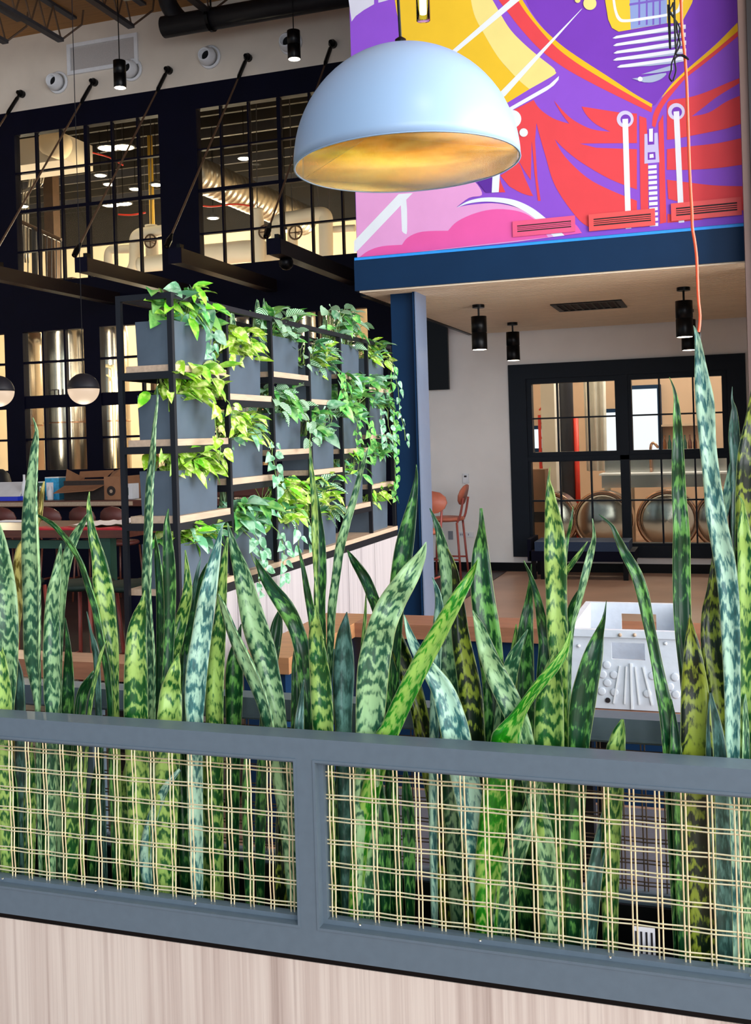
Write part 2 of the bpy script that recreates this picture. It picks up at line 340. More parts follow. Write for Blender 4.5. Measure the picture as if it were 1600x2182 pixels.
window(2, [-6.34, -5.96, -5.57, -5.15, -4.74, -4.34, -3.93], zu, .05, (2,), (1,))
for i, (a, b) in enumerate(LO):
    k = (b-a)/3
    window(3+i, [a, a+k, a+2*k, b], [1.25, 1.71, 2.22, 2.76, 3.22], .04, (), (1,), mw=.03, tr=.17)
window(8, [-2.14, -1.79, -1.44, -1.08], [1.31, 1.76, 2.22], .06, m='char', mw=.018)
window(9, [-1.02, -.66, -.30, .06], [1.31, 1.76, 2.22], .06, m='char', mw=.018)
window(10, [-2.14, -1.78, -1.43, -1.05], [.3, .81, 1.29], .03, m='char', mw=.018)
window(11, [-1.05, -.66, -.30, .06], [.3, .81, 1.29], .03, m='char', mw=.018)
struct('trim_2', MB().box(-1.1, -1.0, YB-.02, YB+.1, .3, 2.22).box(-2.14, .06, YB-.02, YB+.1, 1.27, 1.32), M['char'])

# mural wall, fascia beam and slatted soffit below it
XL, YM, ZS = -2.77, 7.9, 2.785
struct('wall_mural', MB().box(XL, .2, YM, YM+.15, 3.05, 7.2), paint('#8f52d6'))
struct('trim_3', MB().box(XL-.01, .3, YM-.05, YM+.15, ZS, 3.05), M['blue'])
sof = struct('ceiling_soffit', MB().box(XL+.01, .32, YM+.15, YB, ZS+.02, 2.95), M['navy'])
y = YM-.03
while y < YB-.07:
    part('slat', MB().box(XL+.02, .31, y+.009, y+.058, ZS-.012, ZS+.02), M['slat'], sof); y += .067
struct('trim_4', MB().box(XL-.03, XL+.015, YM+.15, YB, ZS-.02, 2.97), M['black'])

# steel joists under the tan deck
def joist(px0, px1, z, label):
    a, b = onZ(*px0, z), onZ(*px1, z)
    a = Vector((b.x, max(2.0, b.y-3.4), z)); t = thing('roof_joist', label, 'joist', (b.x, b.y, z), 'open web roof joists')
    part('bottom_chord', MB().bar(a, b, .09, .045), M['joist'], t)
    part('top_chord', MB().bar(a+Vector((0, 0, .4)), b+Vector((0, .3, .4)), .09, .045), M['joist'], t)
    n = int((b.y-a.y)/.3); w = MB()
    for i in range(n):
        y0 = b.y-i*.3
        w.tube([(b.x, y0, z+.02), (b.x, y0-.15, z+.38)], .012, 5); w.tube([(b.x, y0-.15, z+.38), (b.x, y0-.3, z+.02)], .012, 5)
    part('web_rod', w, M['joistb'], t)
    part('bearing_rod', MB().tube([(b.x, b.y, z), (b.x+.25, b.y+.1, z+.2), (b.x+.28, b.y+.1, z+.38)], .014, 5), M['joistb'], t)
joist((25, 15), (130, 86), 6.8, 'grey open web joist end under the tan deck, nearest the left frame edge')
joist((200, 0), (280, 57), 6.8, 'grey open web joist end right of the white wall grille')
joist((400, 0), (446, 28), 6.8, 'small dark joist end above the horizontal black duct')
joist((-60, 50), (12, 90), 6.8, 'joist end cut by the left edge of the frame')

# ------------------------------------------------------------------ canopy beams and tie rods on the back wall
ZB = 3.61
beams = [(-7.62, 'brown-black canopy beam cut off by the left edge of the frame'), (-6.49, 'canopy beam in front of the left upper window, leftmost whole one'),
         (-5.36, 'canopy beam with its end in front of the dark post between the upper windows'), (-4.25, 'rightmost canopy beam, left of the mural')]
AX = [-8.92, -7.77, -6.65, -5.52, -4.38]
for i, (x, lab) in enumerate(beams):
    t = thing('canopy_beam', lab, 'beam', (x, YB, ZB-.08), 'canopy beams on the back wall')
    part('beam_bar', MB().box(x-.01, x+.13, 9.45, YB, ZB-.15, ZB), mat('beam_brown_black', '#1c1212', .4, 0, .1, 5) if 'beam_brown_black' not in bpy.data.materials else bpy.data.materials['beam_brown_black'], t)
    part('end_cap', MB().box(x-.015, x+.135, 9.44, 9.452, ZB-.155, ZB+.005), M['navy'], t)
    part('bracket', MB().box(x+.04, x+.08, 9.52, 9.6, ZB, ZB+.06), M['black'], t)
xb = -4.25
t = thing('security_camera', 'small black dome camera under the rightmost canopy beam', 'camera', (xb+.06, 9.75, ZB-.28))
part('camera_body', MB().lathe([(.06, 0), (.075, -.03), (.07, -.08), (.04, -.11), (0, -.12)], (xb+.06, 9.75, ZB-.15), 14), M['black'], t, True)
rodlab = ['tie rod whose anchor is leftmost on the beige wall', 'tie rod anchored under the white wall grille', 'tie rod running to the leftmost whole canopy beam',
          'tie rod crossing the dark post between the upper windows', 'tie rod nearest the mural, passing behind the white dome']
for i, x in enumerate(AX):
    bx = x + 1.13*0 + (.13 if i else .13); tip = Vector((x+.12-.06, 9.56, ZB+.05)); an = Vector((x, YB-.05, 6.42))
    t = thing('tie_rod', rodlab[i], 'rod', an, 'tie rods of the canopy')
    d = (tip-an).normalized()
    part('anchor', MB().lathe([(.05, .05), (.05, -.005), (.035, -.03), (.025, -.06)], (x, YB-.05, 6.42), 12, 'y'), M['black'], t)
    part('turnbuckle', MB().tube([an, an+d*.08, an+d*.12, an+d*.42, an+d*.5], [.015, .018, .026, .026, .012], 8), M['black'], t)
    part('rod', MB().tube([an+d*.45, tip], .012, 6), M['joistb'], t)
    part('clevis', MB().tube([tip-d*.2, tip-d*.1, tip], [.014, .034, .03], 8), M['black'], t)

# ------------------------------------------------------------------ fittings on the beige wall
g0, g1 = onY(147, 100, YB), onY(256, 145, YB)
t = thing('wall_grille', 'white rectangular return air grille on the beige wall', 'vent', (-7.77, YB, 6.5))
x0, x1, z0, z1 = -8.18, -7.1, 6.57, 6.98
fr = MB()
for a, b, c, d in ((x0, x1, z0, z0+.05), (x0, x1, z1-.05, z1), (x0, x0+.05, z0+.05, z1-.05), (x1-.05, x1, z0+.05, z1-.05)): fr.box(a, b, YB-.03, YB, c, d)
part('frame', fr, M['wplast'], t)
part('filter_screen', MB().box(x0+.05, x1-.05, YB-.012, YB, z0+.05, z1-.05), mat('grey_mesh_screen', '#b4b0ae', .7, 0, .12, 200), t)
for (x, z, lab) in ((-8.34, 6.5, 'white round jet nozzle left of the wall grille'), (-7.2, 6.51, 'white round jet nozzle partly behind the left spotlight'),
                    (-6.06, 6.51, 'white round jet nozzle alone in the middle of the beige wall'), (-4.94, 6.52, 'white round jet nozzle behind the right spotlight')):
    t = thing('jet_nozzle', lab, 'vent', (x, YB, z), 'jet nozzles on the beige wall')
    part('flange', MB().lathe([(.15, 0), (.15, -.02), (.12, -.03), (.12, 0)], (x, YB, z), 22, 'y', True), M['wplast'], t, True)
    part('nozzle', MB().lathe([(.12, -.01), (.115, -.08), (.085, -.14), (.075, -.15), (.065, -.14), (.07, -.05)], (x-.02, YB, z), 22, 'y'), M['wplast'], t, True)
    part('bore', MB().lathe([(.069, -.06), (.069, -.058), (0, -.058)], (x-.02, YB, z), 18, 'y'), M['black'], t)
t = thing('ceiling_duct', 'horizontal black round duct along the top of the beige wall', 'duct', (-5, 11.3, 6.7))
part('duct_run', MB().tube([(-6.4, 11.3, 6.74), (-2.5, 11.3, 6.74)], .13, 20), M['tank'], t, True)
part('elbow', MB().tube(cr([(-6.1, 11.3, 6.74), (-6.22, 11.3, 6.85), (-6.3, 11.25, 7.0), (-6.3, 11.2, 7.2)], 4), .11, 14), M['tank'], t, True)
part('hanger', MB().tube([(-5.75, 11.3, 6.9), (-5.75, 11.3, 7.2)], .012, 6).lathe([(.15, -.02), (.15, .02)], (-5.75, 11.3, 6.74), 18, 'x'), M['black'], t)
t = thing('large_duct', 'big dark grey round duct at the top left edge of the picture', 'duct', (-6, 9.5, 6.8))
part('duct_run', MB().tube([(-6.0, 9.7, 6.64), (-2.9, 9.7, 6.64)], .25, 24), M['tank'], t, True)
# black panel, thermostat, outlets
solo('wall_screen', MB().box(-3.6, -3.04, YB-.07, YB-.02, 2.14, 3.1).box(-3.5, -3.2, YB-.02, YB, 2.3, 2.9), M['black'], 'matte black panel hanging on the white wall beside the steel column', 'panel')
t = thing('thermostat', 'small white thermostat above the terracotta stool', 'thermostat', (-2.88, YB, 1.09))
part('case', MB().box(-2.915, -2.845, YB-.03, YB, 1.03, 1.14), M['wplast'], t); part('display', MB().box(-2.898, -2.868, YB-.032, YB-.03, 1.1, 1.12), M['dark'], t)
t = thing('outlet_plate', 'white double wall outlet under the stool seat', 'outlet', (-2.93, YB, .43))
part('plate', MB().box(-3.0, -2.81, YB-.014, YB, .395, .455), M['wplast'], t)
for x in (-2.965, -2.945, -2.87): part('socket', MB().box(x-.006, x+.006, YB-.016, YB-.014, .413, .437), M['grey'], t)
solo('floor_box_plate', MB().box(-3.115, -3.06, YB-.014, YB, .365, .465), M['grey'], 'grey upright cover plate left of the white double outlet', 'outlet')

# ------------------------------------------------------------------ steel column and end post
c0 = onZ(830, 625, ZS); 
t = thing('steel_column', 'dark blue steel column holding the fascia beam at the end of the shelf', 'column', (-2.45, 8.2, 0))
part('shaft', MB().box(-2.56, -2.36, 8.1, 8.12, 0, ZS-.012).box(-2.36, -2.34, 8.05, 8.34, 0, ZS-.012).box(-2.56, -2.36, 8.3, 8.32, 0, ZS-.012), M['blue'], t)
part('flange', MB().box(-2.345, -2.33, 8.05, 8.36, 0, ZS-.012), mat('lit_steel_face', '#7f8da6', .4, .2, .05, 4), t)  # right face of the column paler, side light put into its colour
part('base_plate', MB().box(-2.62, -2.26, 8.0, 8.4, 0, .02), M['black'], t)
t = thing('steel_post', 'dark brown steel post at the right edge of the picture', 'post', (.3, 7.6, 0))
part('shaft', MB().box(.235, .6, 7.6, 7.8, 0, 7.2), mat('brown_black_steel', '#120d0d', .4, 0, .1, 4), t)
part('corner_strip', MB().box(.18, .235, 7.62, 7.78, 0, 7.2), mat('brown_strip', '#5b4740', .5, 0, .08, 4), t)

# ================================================================== MURAL (paint on the wall, traced flat shapes)
mu = thing('mural', 'purple, red, yellow and pink painted wall mural with hooded figure and light bulb', 'mural', (-1.3, YM, 3.05))
_lay = [0]
def shape(name, pts, col, smooth=0, label=None):
    _lay[0] += 1; yy = YM-.0004-.0001*_lay[0]
    if smooth: pts = cr(list(pts)+[pts[0]], smooth)[:-1]
    q = [onY(x, y, YM) for x, y in pts]
    q = [Vector((min(p.x, .2), yy, min(max(p.z, 3.052), 7.1))) for p in q]
    a = sum(q[i].x*q[(i+1) % len(q)].z - q[(i+1) % len(q)].x*q[i].z for i in range(len(q)))
    if a < 0: q.reverse()
    return part(name, MB().poly(q), paint(col), mu)
def band(name, top, bot, col, n=6): return shape(name, cr(top, n)+cr(bot, n)[::-1], col)
def circ(x, y, r, k=24): return [(x+r*math.cos(2*math.pi*i/k), y+r*math.sin(2*math.pi*i/k)) for i in range(k)]
PUR, RED, YEL, PYE, WHT, GRY, PNK, LPK = '#8c4fd3', '#e8484f', '#efc62c', '#f2e48c', '#eaf3fa', '#a9b7d6', '#ee5fae', '#eaa6dd'
DPU = '#7a3cc0'
shape('cloud_edge', [(740, -20), (797, -20), (797, 9), (776, 21), (758, 34), (749, 46)], '#d5d9ea')
shape('cloud_edge', [(806, -20), (832, -20), (828, 0), (806, 6)], '#d5d9ea')
shape('yellow_field', cr([(838, -20), (845, 25), (852, 60), (846, 110), (840, 230), (900, 310)], 3)+[(1076, 222), (1128, 190)]+cr([(1128, 190), (1090, 155), (1060, 120), (1030, 70), (1010, 30), (1000, -20)], 5), YEL)
band('pale_yellow_band', [(1038, -20), (1058, 15), (1085, 60), (1115, 92), (1150, 122), (1178, 144), (1183, 152), (1180, 160), (1128, 190)], [(1000, -20), (1010, 30), (1030, 70), (1060, 120), (1090, 155), (1110, 175), (1128, 190)], PYE)
band('dark_purple_hood', [(1112, -20), (1130, 20), (1160, 62), (1200, 103), (1230, 123), (1300, 168), (1350, 203), (1389, 226), (1410, 205), (1460, 152), (1530, 88), (1576, 42)], [(1113, -20), (1330, -20), (1400, -20), (1440, -20), (1480, -20), (1576, -20)], DPU)
band('red_hood_band', [(1050, -20), (1066, 5), (1085, 30), (1110, 62), (1150, 105), (1200, 143), (1260, 177), (1340, 217), (1388, 240)], [(1095, -20), (1108, 8), (1135, 45), (1180, 95), (1230, 135), (1300, 178), (1350, 205), (1376, 220), (1390, 228)], RED)
band('yellow_hood_line', [(1095, -20), (1108, 8), (1135, 45), (1180, 96), (1230, 135), (1300, 178), (1350, 207), (1388, 229)], [(1104, -20), (1118, 8), (1150, 53), (1192, 93), (1235, 124), (1300, 166), (1350, 199), (1390, 222)], '#f7c21e')
band('red_hood_band', [(1389, 268), (1393, 241), (1411, 210), (1432, 185), (1460, 157), (1495, 129), (1530, 101), (1576, 62)], [(1396, 272), (1402, 250), (1412, 228), (1430, 203), (1460, 168), (1495, 140), (1530, 112), (1576, 74)], RED)
band('yellow_hood_line', [(1411, 205), (1432, 178), (1460, 151), (1495, 121), (1530, 90), (1576, 43)], [(1409, 209), (1432, 186), (1460, 158), (1495, 130), (1530, 102), (1576, 63)], '#f7c21e')
shape('light_ray', [(940, 128), (1110, -20), (1132, -20), (960, 122)], WHT)
shape('light_ray', [(1050, 216), (1066, 196), (1238, 20), (1241, 18), (1076, 205)], WHT)
shape('white_stroke', [(1070, 238), (1170, 181), (1191, 162), (1190, 170), (1180, 182), (1165, 193), (1094, 233), (1075, 250)], WHT)
# sweater
shape('red_sweater', [(1095, 234), (1137, 213)]+cr([(1137, 213), (1150, 232), (1178, 252), (1213, 264)], 4)[1:]+cr([(1213, 264), (1195, 240), (1180, 214)], 4)[1:]+cr([(1180, 214), (1203, 240), (1225, 258), (1260, 275), (1300, 281)], 4)[1:]
      + cr([(1300, 281), (1270, 265), (1250, 246), (1239, 227)], 4)[1:]+[(1290, 235), (1322, 240), (1357, 242), (1357, 305)]+[(1235, 306), (1270, 315), (1357, 318), (1357, 404)]
      + cr([(1357, 404), (1300, 382), (1240, 347), (1205, 320), (1182, 297)], 4)[1:]+cr([(1182, 297), (1203, 333), (1250, 378), (1300, 405), (1357, 428)], 4)[1:]+[(1357, 474), (1262, 488)]
      + cr([(1262, 488), (1235, 470), (1200, 425), (1178, 385), (1163, 335), (1150, 290), (1143, 262)], 4)[1:]+[(1140, 300), (1145, 380), (1152, 428), (1146, 428), (1139, 370), (1133, 300), (1131, 384)]
      + cr([(1131, 384), (1115, 360), (1103, 336), (1096, 300)], 4)[1:], RED)
shape('red_sweater', cr([(1066, 374), (1085, 362), (1104, 345), (1118, 378), (1133, 412), (1135, 418), (1112, 412), (1085, 397)], 3), RED)
shape('red_sweater', [(1064, 376), (1068, 390), (1077, 410), (1063, 410)], RED)
shape('collar_strip', [(1362, 247), (1377, 252), (1380, 300), (1382, 482), (1366, 484), (1364, 400)], RED)
shape('collar_strip', [(1403, 262), (1413, 244), (1420, 474), (1406, 477)], RED)
band('red_fold', [(1421, 226), (1428, 214), (1470, 207), (1505, 196), (1547, 178), (1577, 166)], [(1421, 298), (1440, 296), (1470, 290), (1540, 276), (1560, 270), (1580, 264)], RED)
shape('purple_fold', cr([(1474, 248), (1500, 228), (1530, 205), (1578, 176)], 4)+cr([(1579, 203), (1547, 217), (1510, 240), (1474, 248)], 4)[:-1], PUR)
band('red_fold', [(1421, 318), (1470, 312), (1530, 305), (1581, 294)], [(1421, 362), (1470, 362), (1530, 358), (1582, 351)], RED)
band('red_fold', [(1421, 383), (1460, 388), (1520, 395), (1583, 397)], [(1424, 424), (1450, 430), (1510, 438), (1585, 449)], RED)
shape('red_fold', [(1422, 456), (1470, 462), (1500, 468), (1422, 475)], RED)
for (x, y, x2, y2) in ((1332, 254, 1339, 487), (1441, 238, 1452, 474)):
    shape('eyelet_ring', circ(x, y, 18), '#d7d2f0'); shape('eyelet', circ(x+1, y+1, 11), DPU)
    shape('drawstring', [(x-6, y), (x+6, y-1), (x2+6, y2), (x2-6, y2+1)], '#eef2fb')
shape('zip_pull', [(1373, 286), (1401, 283), (1405, 346), (1373, 349)], '#c9c3ee'); shape('zip_tab_edge', [(1379, 277), (1394, 275), (1394, 308), (1380, 309)], DPU)
shape('zip_tab', [(1383, 275), (1391, 274), (1391, 302), (1383, 302)], '#eef2fb'); shape('zip_square', [(1380, 325), (1396, 324), (1397, 340), (1380, 341)], DPU); shape('zip_square', [(1384, 329), (1392, 328), (1393, 336), (1384, 337)], '#eef2fb')
for i in range(12):
    y0 = 353+i*11.2; shape('zip_tooth', [(1381+i*.3, y0), (1399+i*.3, y0-1.5), (1399+i*.3, y0+5.5), (1381+i*.3, y0+7)], '#eef2fb')
# bulb
shape('bulb_glass', [(1286, -20), (1482, -20), (1474, 8), (1455, 44), (1447, 50), (1421, 50), (1342, 64), (1318, 68), (1304, 60), (1296, 42)], '#f4cd34')
shape('bulb_core', [(1341, -20), (1421, -20), (1421, 50), (1344, 63)], '#8fa6dc')
for x in (1360, 1376, 1390, 1404): shape('core_line', [(x, -20), (x+4, -20), (x+4, 53), (x, 54)], '#7b62c8')
shape('core_line', [(1341, 8), (1421, -4), (1421, 0), (1341, 13)], '#7b62c8')
band('bulb_highlight', [(1304, -10), (1308, 20), (1316, 42), (1332, 48), (1380, 42), (1430, 33), (1450, 22), (1457, -10)], [(1309, -10), (1313, 18), (1320, 36), (1333, 42), (1380, 36), (1427, 28), (1444, 18), (1450, -10)], WHT)
for i, (x, y, xr, yr) in enumerate(((1305, 82, 1461, 53), (1306, 98, 1461, 70), (1307, 114, 1462, 87), (1306, 129, 1462, 104), (1314, 144, 1462, 121))):
    shape('screw_thread', [(x, y), (x+8, y-5), (1445, yr+1), (xr, yr), (xr, yr+9), (1440, yr+13), (1380, yr+20), (x+6, y+1)], '#e6ecf8')
    shape('thread_shade', [(1340, y-1), (1440, yr+9), (xr, yr+6), (1440, yr+14), (1385, yr+20)], GRY)
shape('bulb_tip', [(1366, 159), (1400, 149), (1434, 139), (1434, 150), (1400, 156)], GRY)
shape('bulb_tip', cr([(1347, 168), (1380, 163), (1419, 156), (1410, 168), (1390, 176), (1372, 176)], 3), GRY); shape('tip_glint', circ(1364, 169, 5, 14), '#ffffff')
shape('yellow_dot', circ(1257, 8, 14), PYE); shape('yellow_dot', circ(1231, 1, 6, 16), PYE)
shape('white_dot', circ(1092, 254, 19), WHT); shape('white_dot', circ(1116, 283, 9), WHT)
# pink cloud
shape('pink_cloud', [(758, 400), (860, 380), (1000, 380)]+cr([(1000, 380), (1018, 394), (1027, 416), (1000, 422), (973, 442)], 4)[1:]+cr([(973, 442), (1010, 436), (1060, 434), (1110, 446), (1150, 472), (1180, 505)], 4)[1:]+[(1100, 516), (762, 552)], LPK)
shape('hot_pink_cloud', cr([(762, 552), (785, 535), (815, 525), (857, 522)], 4)+cr([(857, 522), (870, 506), (900, 494), (955, 492)], 4)[1:]+cr([(955, 492), (975, 472), (1015, 454), (1060, 446), (1110, 452), (1145, 473), (1168, 506)], 4)[1:]+[(1040, 520), (900, 536)], PNK)
shape('hot_pink_cloud', cr([(1212, 469), (1228, 480), (1240, 497)], 4)+[(1195, 503)], PNK)
band('white_arc', [(973, 443), (1000, 428), (1040, 421), (1090, 425), (1130, 441), (1165, 467), (1203, 502)], [(973, 443), (1000, 434), (1040, 430), (1085, 436), (1120, 452), (1152, 476), (1180, 505)], WHT)
shape('light_ray', [(755, 514), (850, 414), (880, 412), (866, 426), (763, 534), (755, 540)], WHT); shape('light_ray', cr([(854, 424), (866, 424), (868, 492), (863, 498), (857, 493)], 3), WHT)
shape('dark_purple_patch', [(1018, 388), (1050, 376), (1048, 410), (1036, 411)], '#5d2aa0'); shape('white_bar', [(1050, 370), (1066, 366), (1063, 410), (1048, 411)], WHT)
# masking tape, wall grilles
za = 3.055
solo('masking_tape', MB().box(XL-.004, .2, YM-.055, YM-.05, 3.03, 3.052).box(XL-.004, .2, YM-.055, YM-.014, 3.05, 3.053), M['tape'], 'strip of blue masking tape along the bottom edge of the mural', 'tape')
for (xa, xb2, zt, zb, m, lab) in ((onY(1093, 490, YM).x, onY(1226, 480, YM).x, onY(1226, 460, YM).z, onY(1226, 494, YM).z, 'grille', 'pink painted wall grille, leftmost of the three in the mural'),
                         (onY(1255, 475, YM).x, onY(1396, 460, YM).x, onY(1330, 451, YM).z, onY(1330, 487, YM).z, 'grille2', 'red painted wall grille below the painted zip'),
                         (onY(1430, 455, YM).x, onY(1580, 440, YM).x, onY(1500, 428, YM).z, onY(1500, 466, YM).z, 'grille2', 'red painted wall grille behind the orange cord')):
    t = thing('mural_grille', lab, 'vent', ((xa+xb2)/2, YM, zb), 'painted grilles in the mural')
    f = MB(); a, b, c, d = xa+.035, xb2-.03, zb+.035, zt-.035; y0, y1 = YM-.018, YM-.0135
    for q in ((xa, xb2, zb, c), (xa, xb2, d, zt), (xa, a, c, d), (b, xb2, c, d)): f.box(q[0], q[1], y0, y1, q[2], q[3])
    part('frame', f, M[m], t); part('slot', MB().box(a, b, YM-.0145, YM-.0135, c, d), M['dark'], t)
    for k in range(1, 4):
        zz = c+(d-c)*k/4; part('slat', MB().box(a, b, y0, y1-.002, zz-.004, zz+.004), M[m], t)
    part('divider', MB().box(a, b, y1-.003, y1-.002, c, c+.001), M[m], t) if False else None
# ================================================================== BEHIND THE WINDOWS: brewery hall
struct('wall_brewery', MB().box(-16, -3, 20, 20.2, 0, 6.1), M['cream'])
struct('wall_brewery_upper', MB().box(-16, -3, 19.9, 20.2, 6.1, 7.1), M['dkceil'])
struct('wall_brewery_left', MB().box(-16.2, -16, 12.1, 20, 0, 7.1), M['cream'])
bc = struct('ceiling_brewery', MB().box(-16, 6, 12.1, 24, 7.1, 7.25), M['dkceil'])
for k in range(14):
    part('joist', MB().box(-16, 5, 12.7+k*.55, 12.76+k*.55, 6.85, 7.09), M['dkceil'] if k % 3 else M['joist'], bc)
struct('wall_tank_room', MB().box(-3, 4, 17, 17.2, 0, 7.1), mat('peach_wall', '#c9a98e', .8, 0, .06, 2))
struct('wall_divider', MB().box(-3.1, -3, 12.1, 20, 0, 7.1), M['cream'])
def pl(name, loc, e, col, r=.3):
    l = bpy.data.lights.new(name, 'POINT'); l.energy = e; l.color = col; l.shadow_soft_size = r
    o = bpy.data.objects.new(name, l); C.objects.link(o); o.location = loc; return o
WARM = (1, .84, .62)
pl('brewery_light', (-9.5, 17.6, 4.2), 700, WARM, .4); pl('brewery_light', (-13, 16.2, 3.8), 800, WARM, .4); pl('brewery_light', (-6, 17.6, 4.0), 380, WARM, .4)
pl('brewery_light', (-7.5, 12.9, 2.4), 60, WARM, .3)
pl('tank_room_light', (-.6, 14.6, 3.4), 330, (1, .9, .78), .5); pl('tank_room_light', (-2.2, 14.2, 2.8), 110, (1, .86, .7), .4)
for x, w in ((-9.2, 26), (-7.95, 40), (-6.6, 40), (-5.17, 30), (-3.7, 34)):  # added unseen lights behind the wall posts, for streaks on the tanks
    area('tank_streak_light', (x, YB+.3, 2.5), (math.radians(90), 0, 0), .10, 2.6, w, (1, .80, .55)) if False else area('tank_streak_light', (x, YB+.3, 2.5), (math.radians(-90), 0, math.radians(180)), .10, 2.6, w*.8, (1, .86, .68))
# tanks behind the lower windows
for px, r, lab in ((58, .33, 'steel fermenting tank behind the leftmost panes of the lower window'), (139, .335, 'steel fermenting tank marked CTU behind the middle lower panes'), (236, .27, 'steel fermenting tank just left of the plant shelf, behind the window'),
                   (520, .33, 'steel fermenting tank behind the plant shelf'), (655, .29, 'steel fermenting tank above the middle of the plant shelf, behind the window'), (745, .29, 'steel fermenting tank above the right end of the plant shelf, behind the window')):
    ty = {58: 14.3, 236: 13.45}.get(px, 13.25); p = onY(px, 800, ty)
    t = thing('fermenting_tank', lab, 'tank', (p.x, ty, 0), 'fermenting tanks behind the lower windows')
    part('tank_shell', MB().lathe([(0, .45), (.06, .45), (r, .95), (r, 3.25), (r*.9, 3.42), (r*.5, 3.55), (.1, 3.6), (0, 3.6)], (p.x, ty, 0), 40), M['steel'], t, True)
    for a in range(3):
        q = (p.x+r*.8*math.cos(a*2.1+.5), ty+r*.8*math.sin(a*2.1+.5)); part('leg', MB().tube([(q[0], q[1], 0), (q[0], q[1], .9)], .035, 10), M['steel'], t, True)
    part('weld_band', MB().lathe([(r+.004, 0), (r+.008, .01), (r+.004, .02)], (p.x, ty, 1.95), 32), M['copper'], t, True)
    if px == 139:
        fc = bpy.data.curves.new('mark', 'FONT'); fc.body = 'CTU'; fc.size = .16; fc.extrude = .001
        fo = bpy.data.objects.new('tmp', fc); C.objects.link(fo); dg = bpy.context.evaluated_depsgraph_get(); me = bpy.data.meshes.new_from_object(fo.evaluated_get(dg)); bpy.data.objects.remove(fo)
        me.materials.clear(); me.materials.append(M['dark']); o = link_mesh('mark', me, Matrix.Translation((p.x-.12, ty-r-.003, 2.34)) @ Matrix.Rotation(math.pi/2, 4, 'X'), t)
p0 = onY(212, 745, 12.8)
t = thing('sample_pipe', 'bent steel sample pipe in front of the tank left of the shelf', 'pipe', (p0.x, 12.8, 0))
part('pipe_run', MB().tube(cr([(p0.x-.02, 12.85, 0), (p0.x-.02, 12.85, 2.3), (p0.x-.02, 12.85, 2.62), (p0.x+.05, 12.85, 2.74), (p0.x+.15, 12.85, 2.7), (p0.x+.17, 12.85, 2.5), (p0.x+.17, 12.85, 0)], 5), .025, 8), M['brass'], t, True)
part('valve', MB().lathe([(.05, -.03), (.05, .03)], (p0.x+.17, 12.85, 2.55), 10).tube([(p0.x+.17, 12.85, 2.55), (p0.x+.17, 12.7, 2.6)], .012, 6), M['brass'], t)
# upper window: pipes, duct, lamps, railing
def pipe(name, pts, Y, r, label, wheel=None, m='pipe', end=True):
    P = [onY(x, y, Y) for x, y in pts]
    t = thing(name, label, 'pipe', P[0]); part('pipe_run', MB().tube(cr([tuple(p) for p in P], 5), r, 14), M[m], t, True)
    q = max(P, key=lambda v: v.z); part('hanger', MB().tube([(q.x, Y+.0, q.z), (q.x, 12.73+.55*round((Y-12.73)/.55), 6.85)], .008, 5), M['joist'], t)
    for k, w in enumerate(wheel or []):
        c = onY(*w, Y); c = Vector((c.x, Y-r-.08, c.z))
        part('handwheel', MB().lathe([(.1+.014*math.cos(a), .014*math.sin(a)) for a in [i*math.pi/3 for i in range(6)]], c, 18, 'y', True).bar(c-Vector((.1, 0, 0)), c+Vector((.1, 0, 0)), .014, .014).bar(c-Vector((0, 0, .1)), c+Vector((0, 0, .1)), .014, .014).tube([c, c+Vector((0, .12, 0))], .02, 8), M['joistb'], t)
    return t
pipe('insulated_pipe', [(231, 610), (231, 575), (231, 545), (236, 533), (250, 531), (300, 530)], 14.4, .07, 'white insulated pipe, lowest bend behind the left upper window')
pipe('insulated_pipe', [(262, 585), (278, 578), (286, 562), (287, 530), (288, 508), (297, 498), (320, 495), (352, 490)], 14.2, .085, 'white insulated pipe with a rising bend behind the left upper window')
pipe('insulated_pipe', [(322, 480), (323, 510), (325, 560)], 14.3, .10, 'thick white pipe with a brown handwheel behind the left upper window', [(333, 518)])
pipe('insulated_pipe', [(298, 566), (330, 562), (356, 558)], 14.0, .13, 'short thick white pipe at the bottom right of the left upper window')
pipe('insulated_pipe', [(548, 445), (551, 480), (553, 530), (554, 610)], 14.3, .085, 'upright white pipe beside the right canopy beam end')
pipe('insulated_pipe', [(592, 520), (592, 485), (598, 470), (640, 462), (680, 456), (693, 462), (694, 490), (695, 560)], 14.1, .105, 'large white pipe arch behind the right upper window', [(640, 500)])
pipe('insulated_pipe', [(623, 475), (623, 500), (625, 560)], 14.35, .08, 'upright white pipe inside the large pipe arch', [(574, 498)])
pipe('insulated_pipe', [(418, 545), (470, 541), (540, 535), (600, 545)], 14.6, .17, 'wide white horizontal pipe along the bottom of the right upper window')
pipe('insulated_pipe', [(700, 490), (735, 487), (756, 486)], 14.2, .05, 'thin white pipe stub beside the mural edge')
a, b = onY(405, 365, 14.3), onY(650, 470, 17.2)
t = thing('spiral_duct', 'large silver spiral duct running back behind the right upper window', 'duct', a)
n = 26; P = [a.lerp(b, i/n) for i in range(n+1)]; PP = []; RR = []
for i in range(n):
    for f, rr in ((0, .27), (.82, .27), (.86, .275), (.96, .275)): PP.append(P[i].lerp(P[i+1], f)); RR.append(rr)
part('duct_run', MB().tube(PP, RR, 20), M['duct'], t, True)
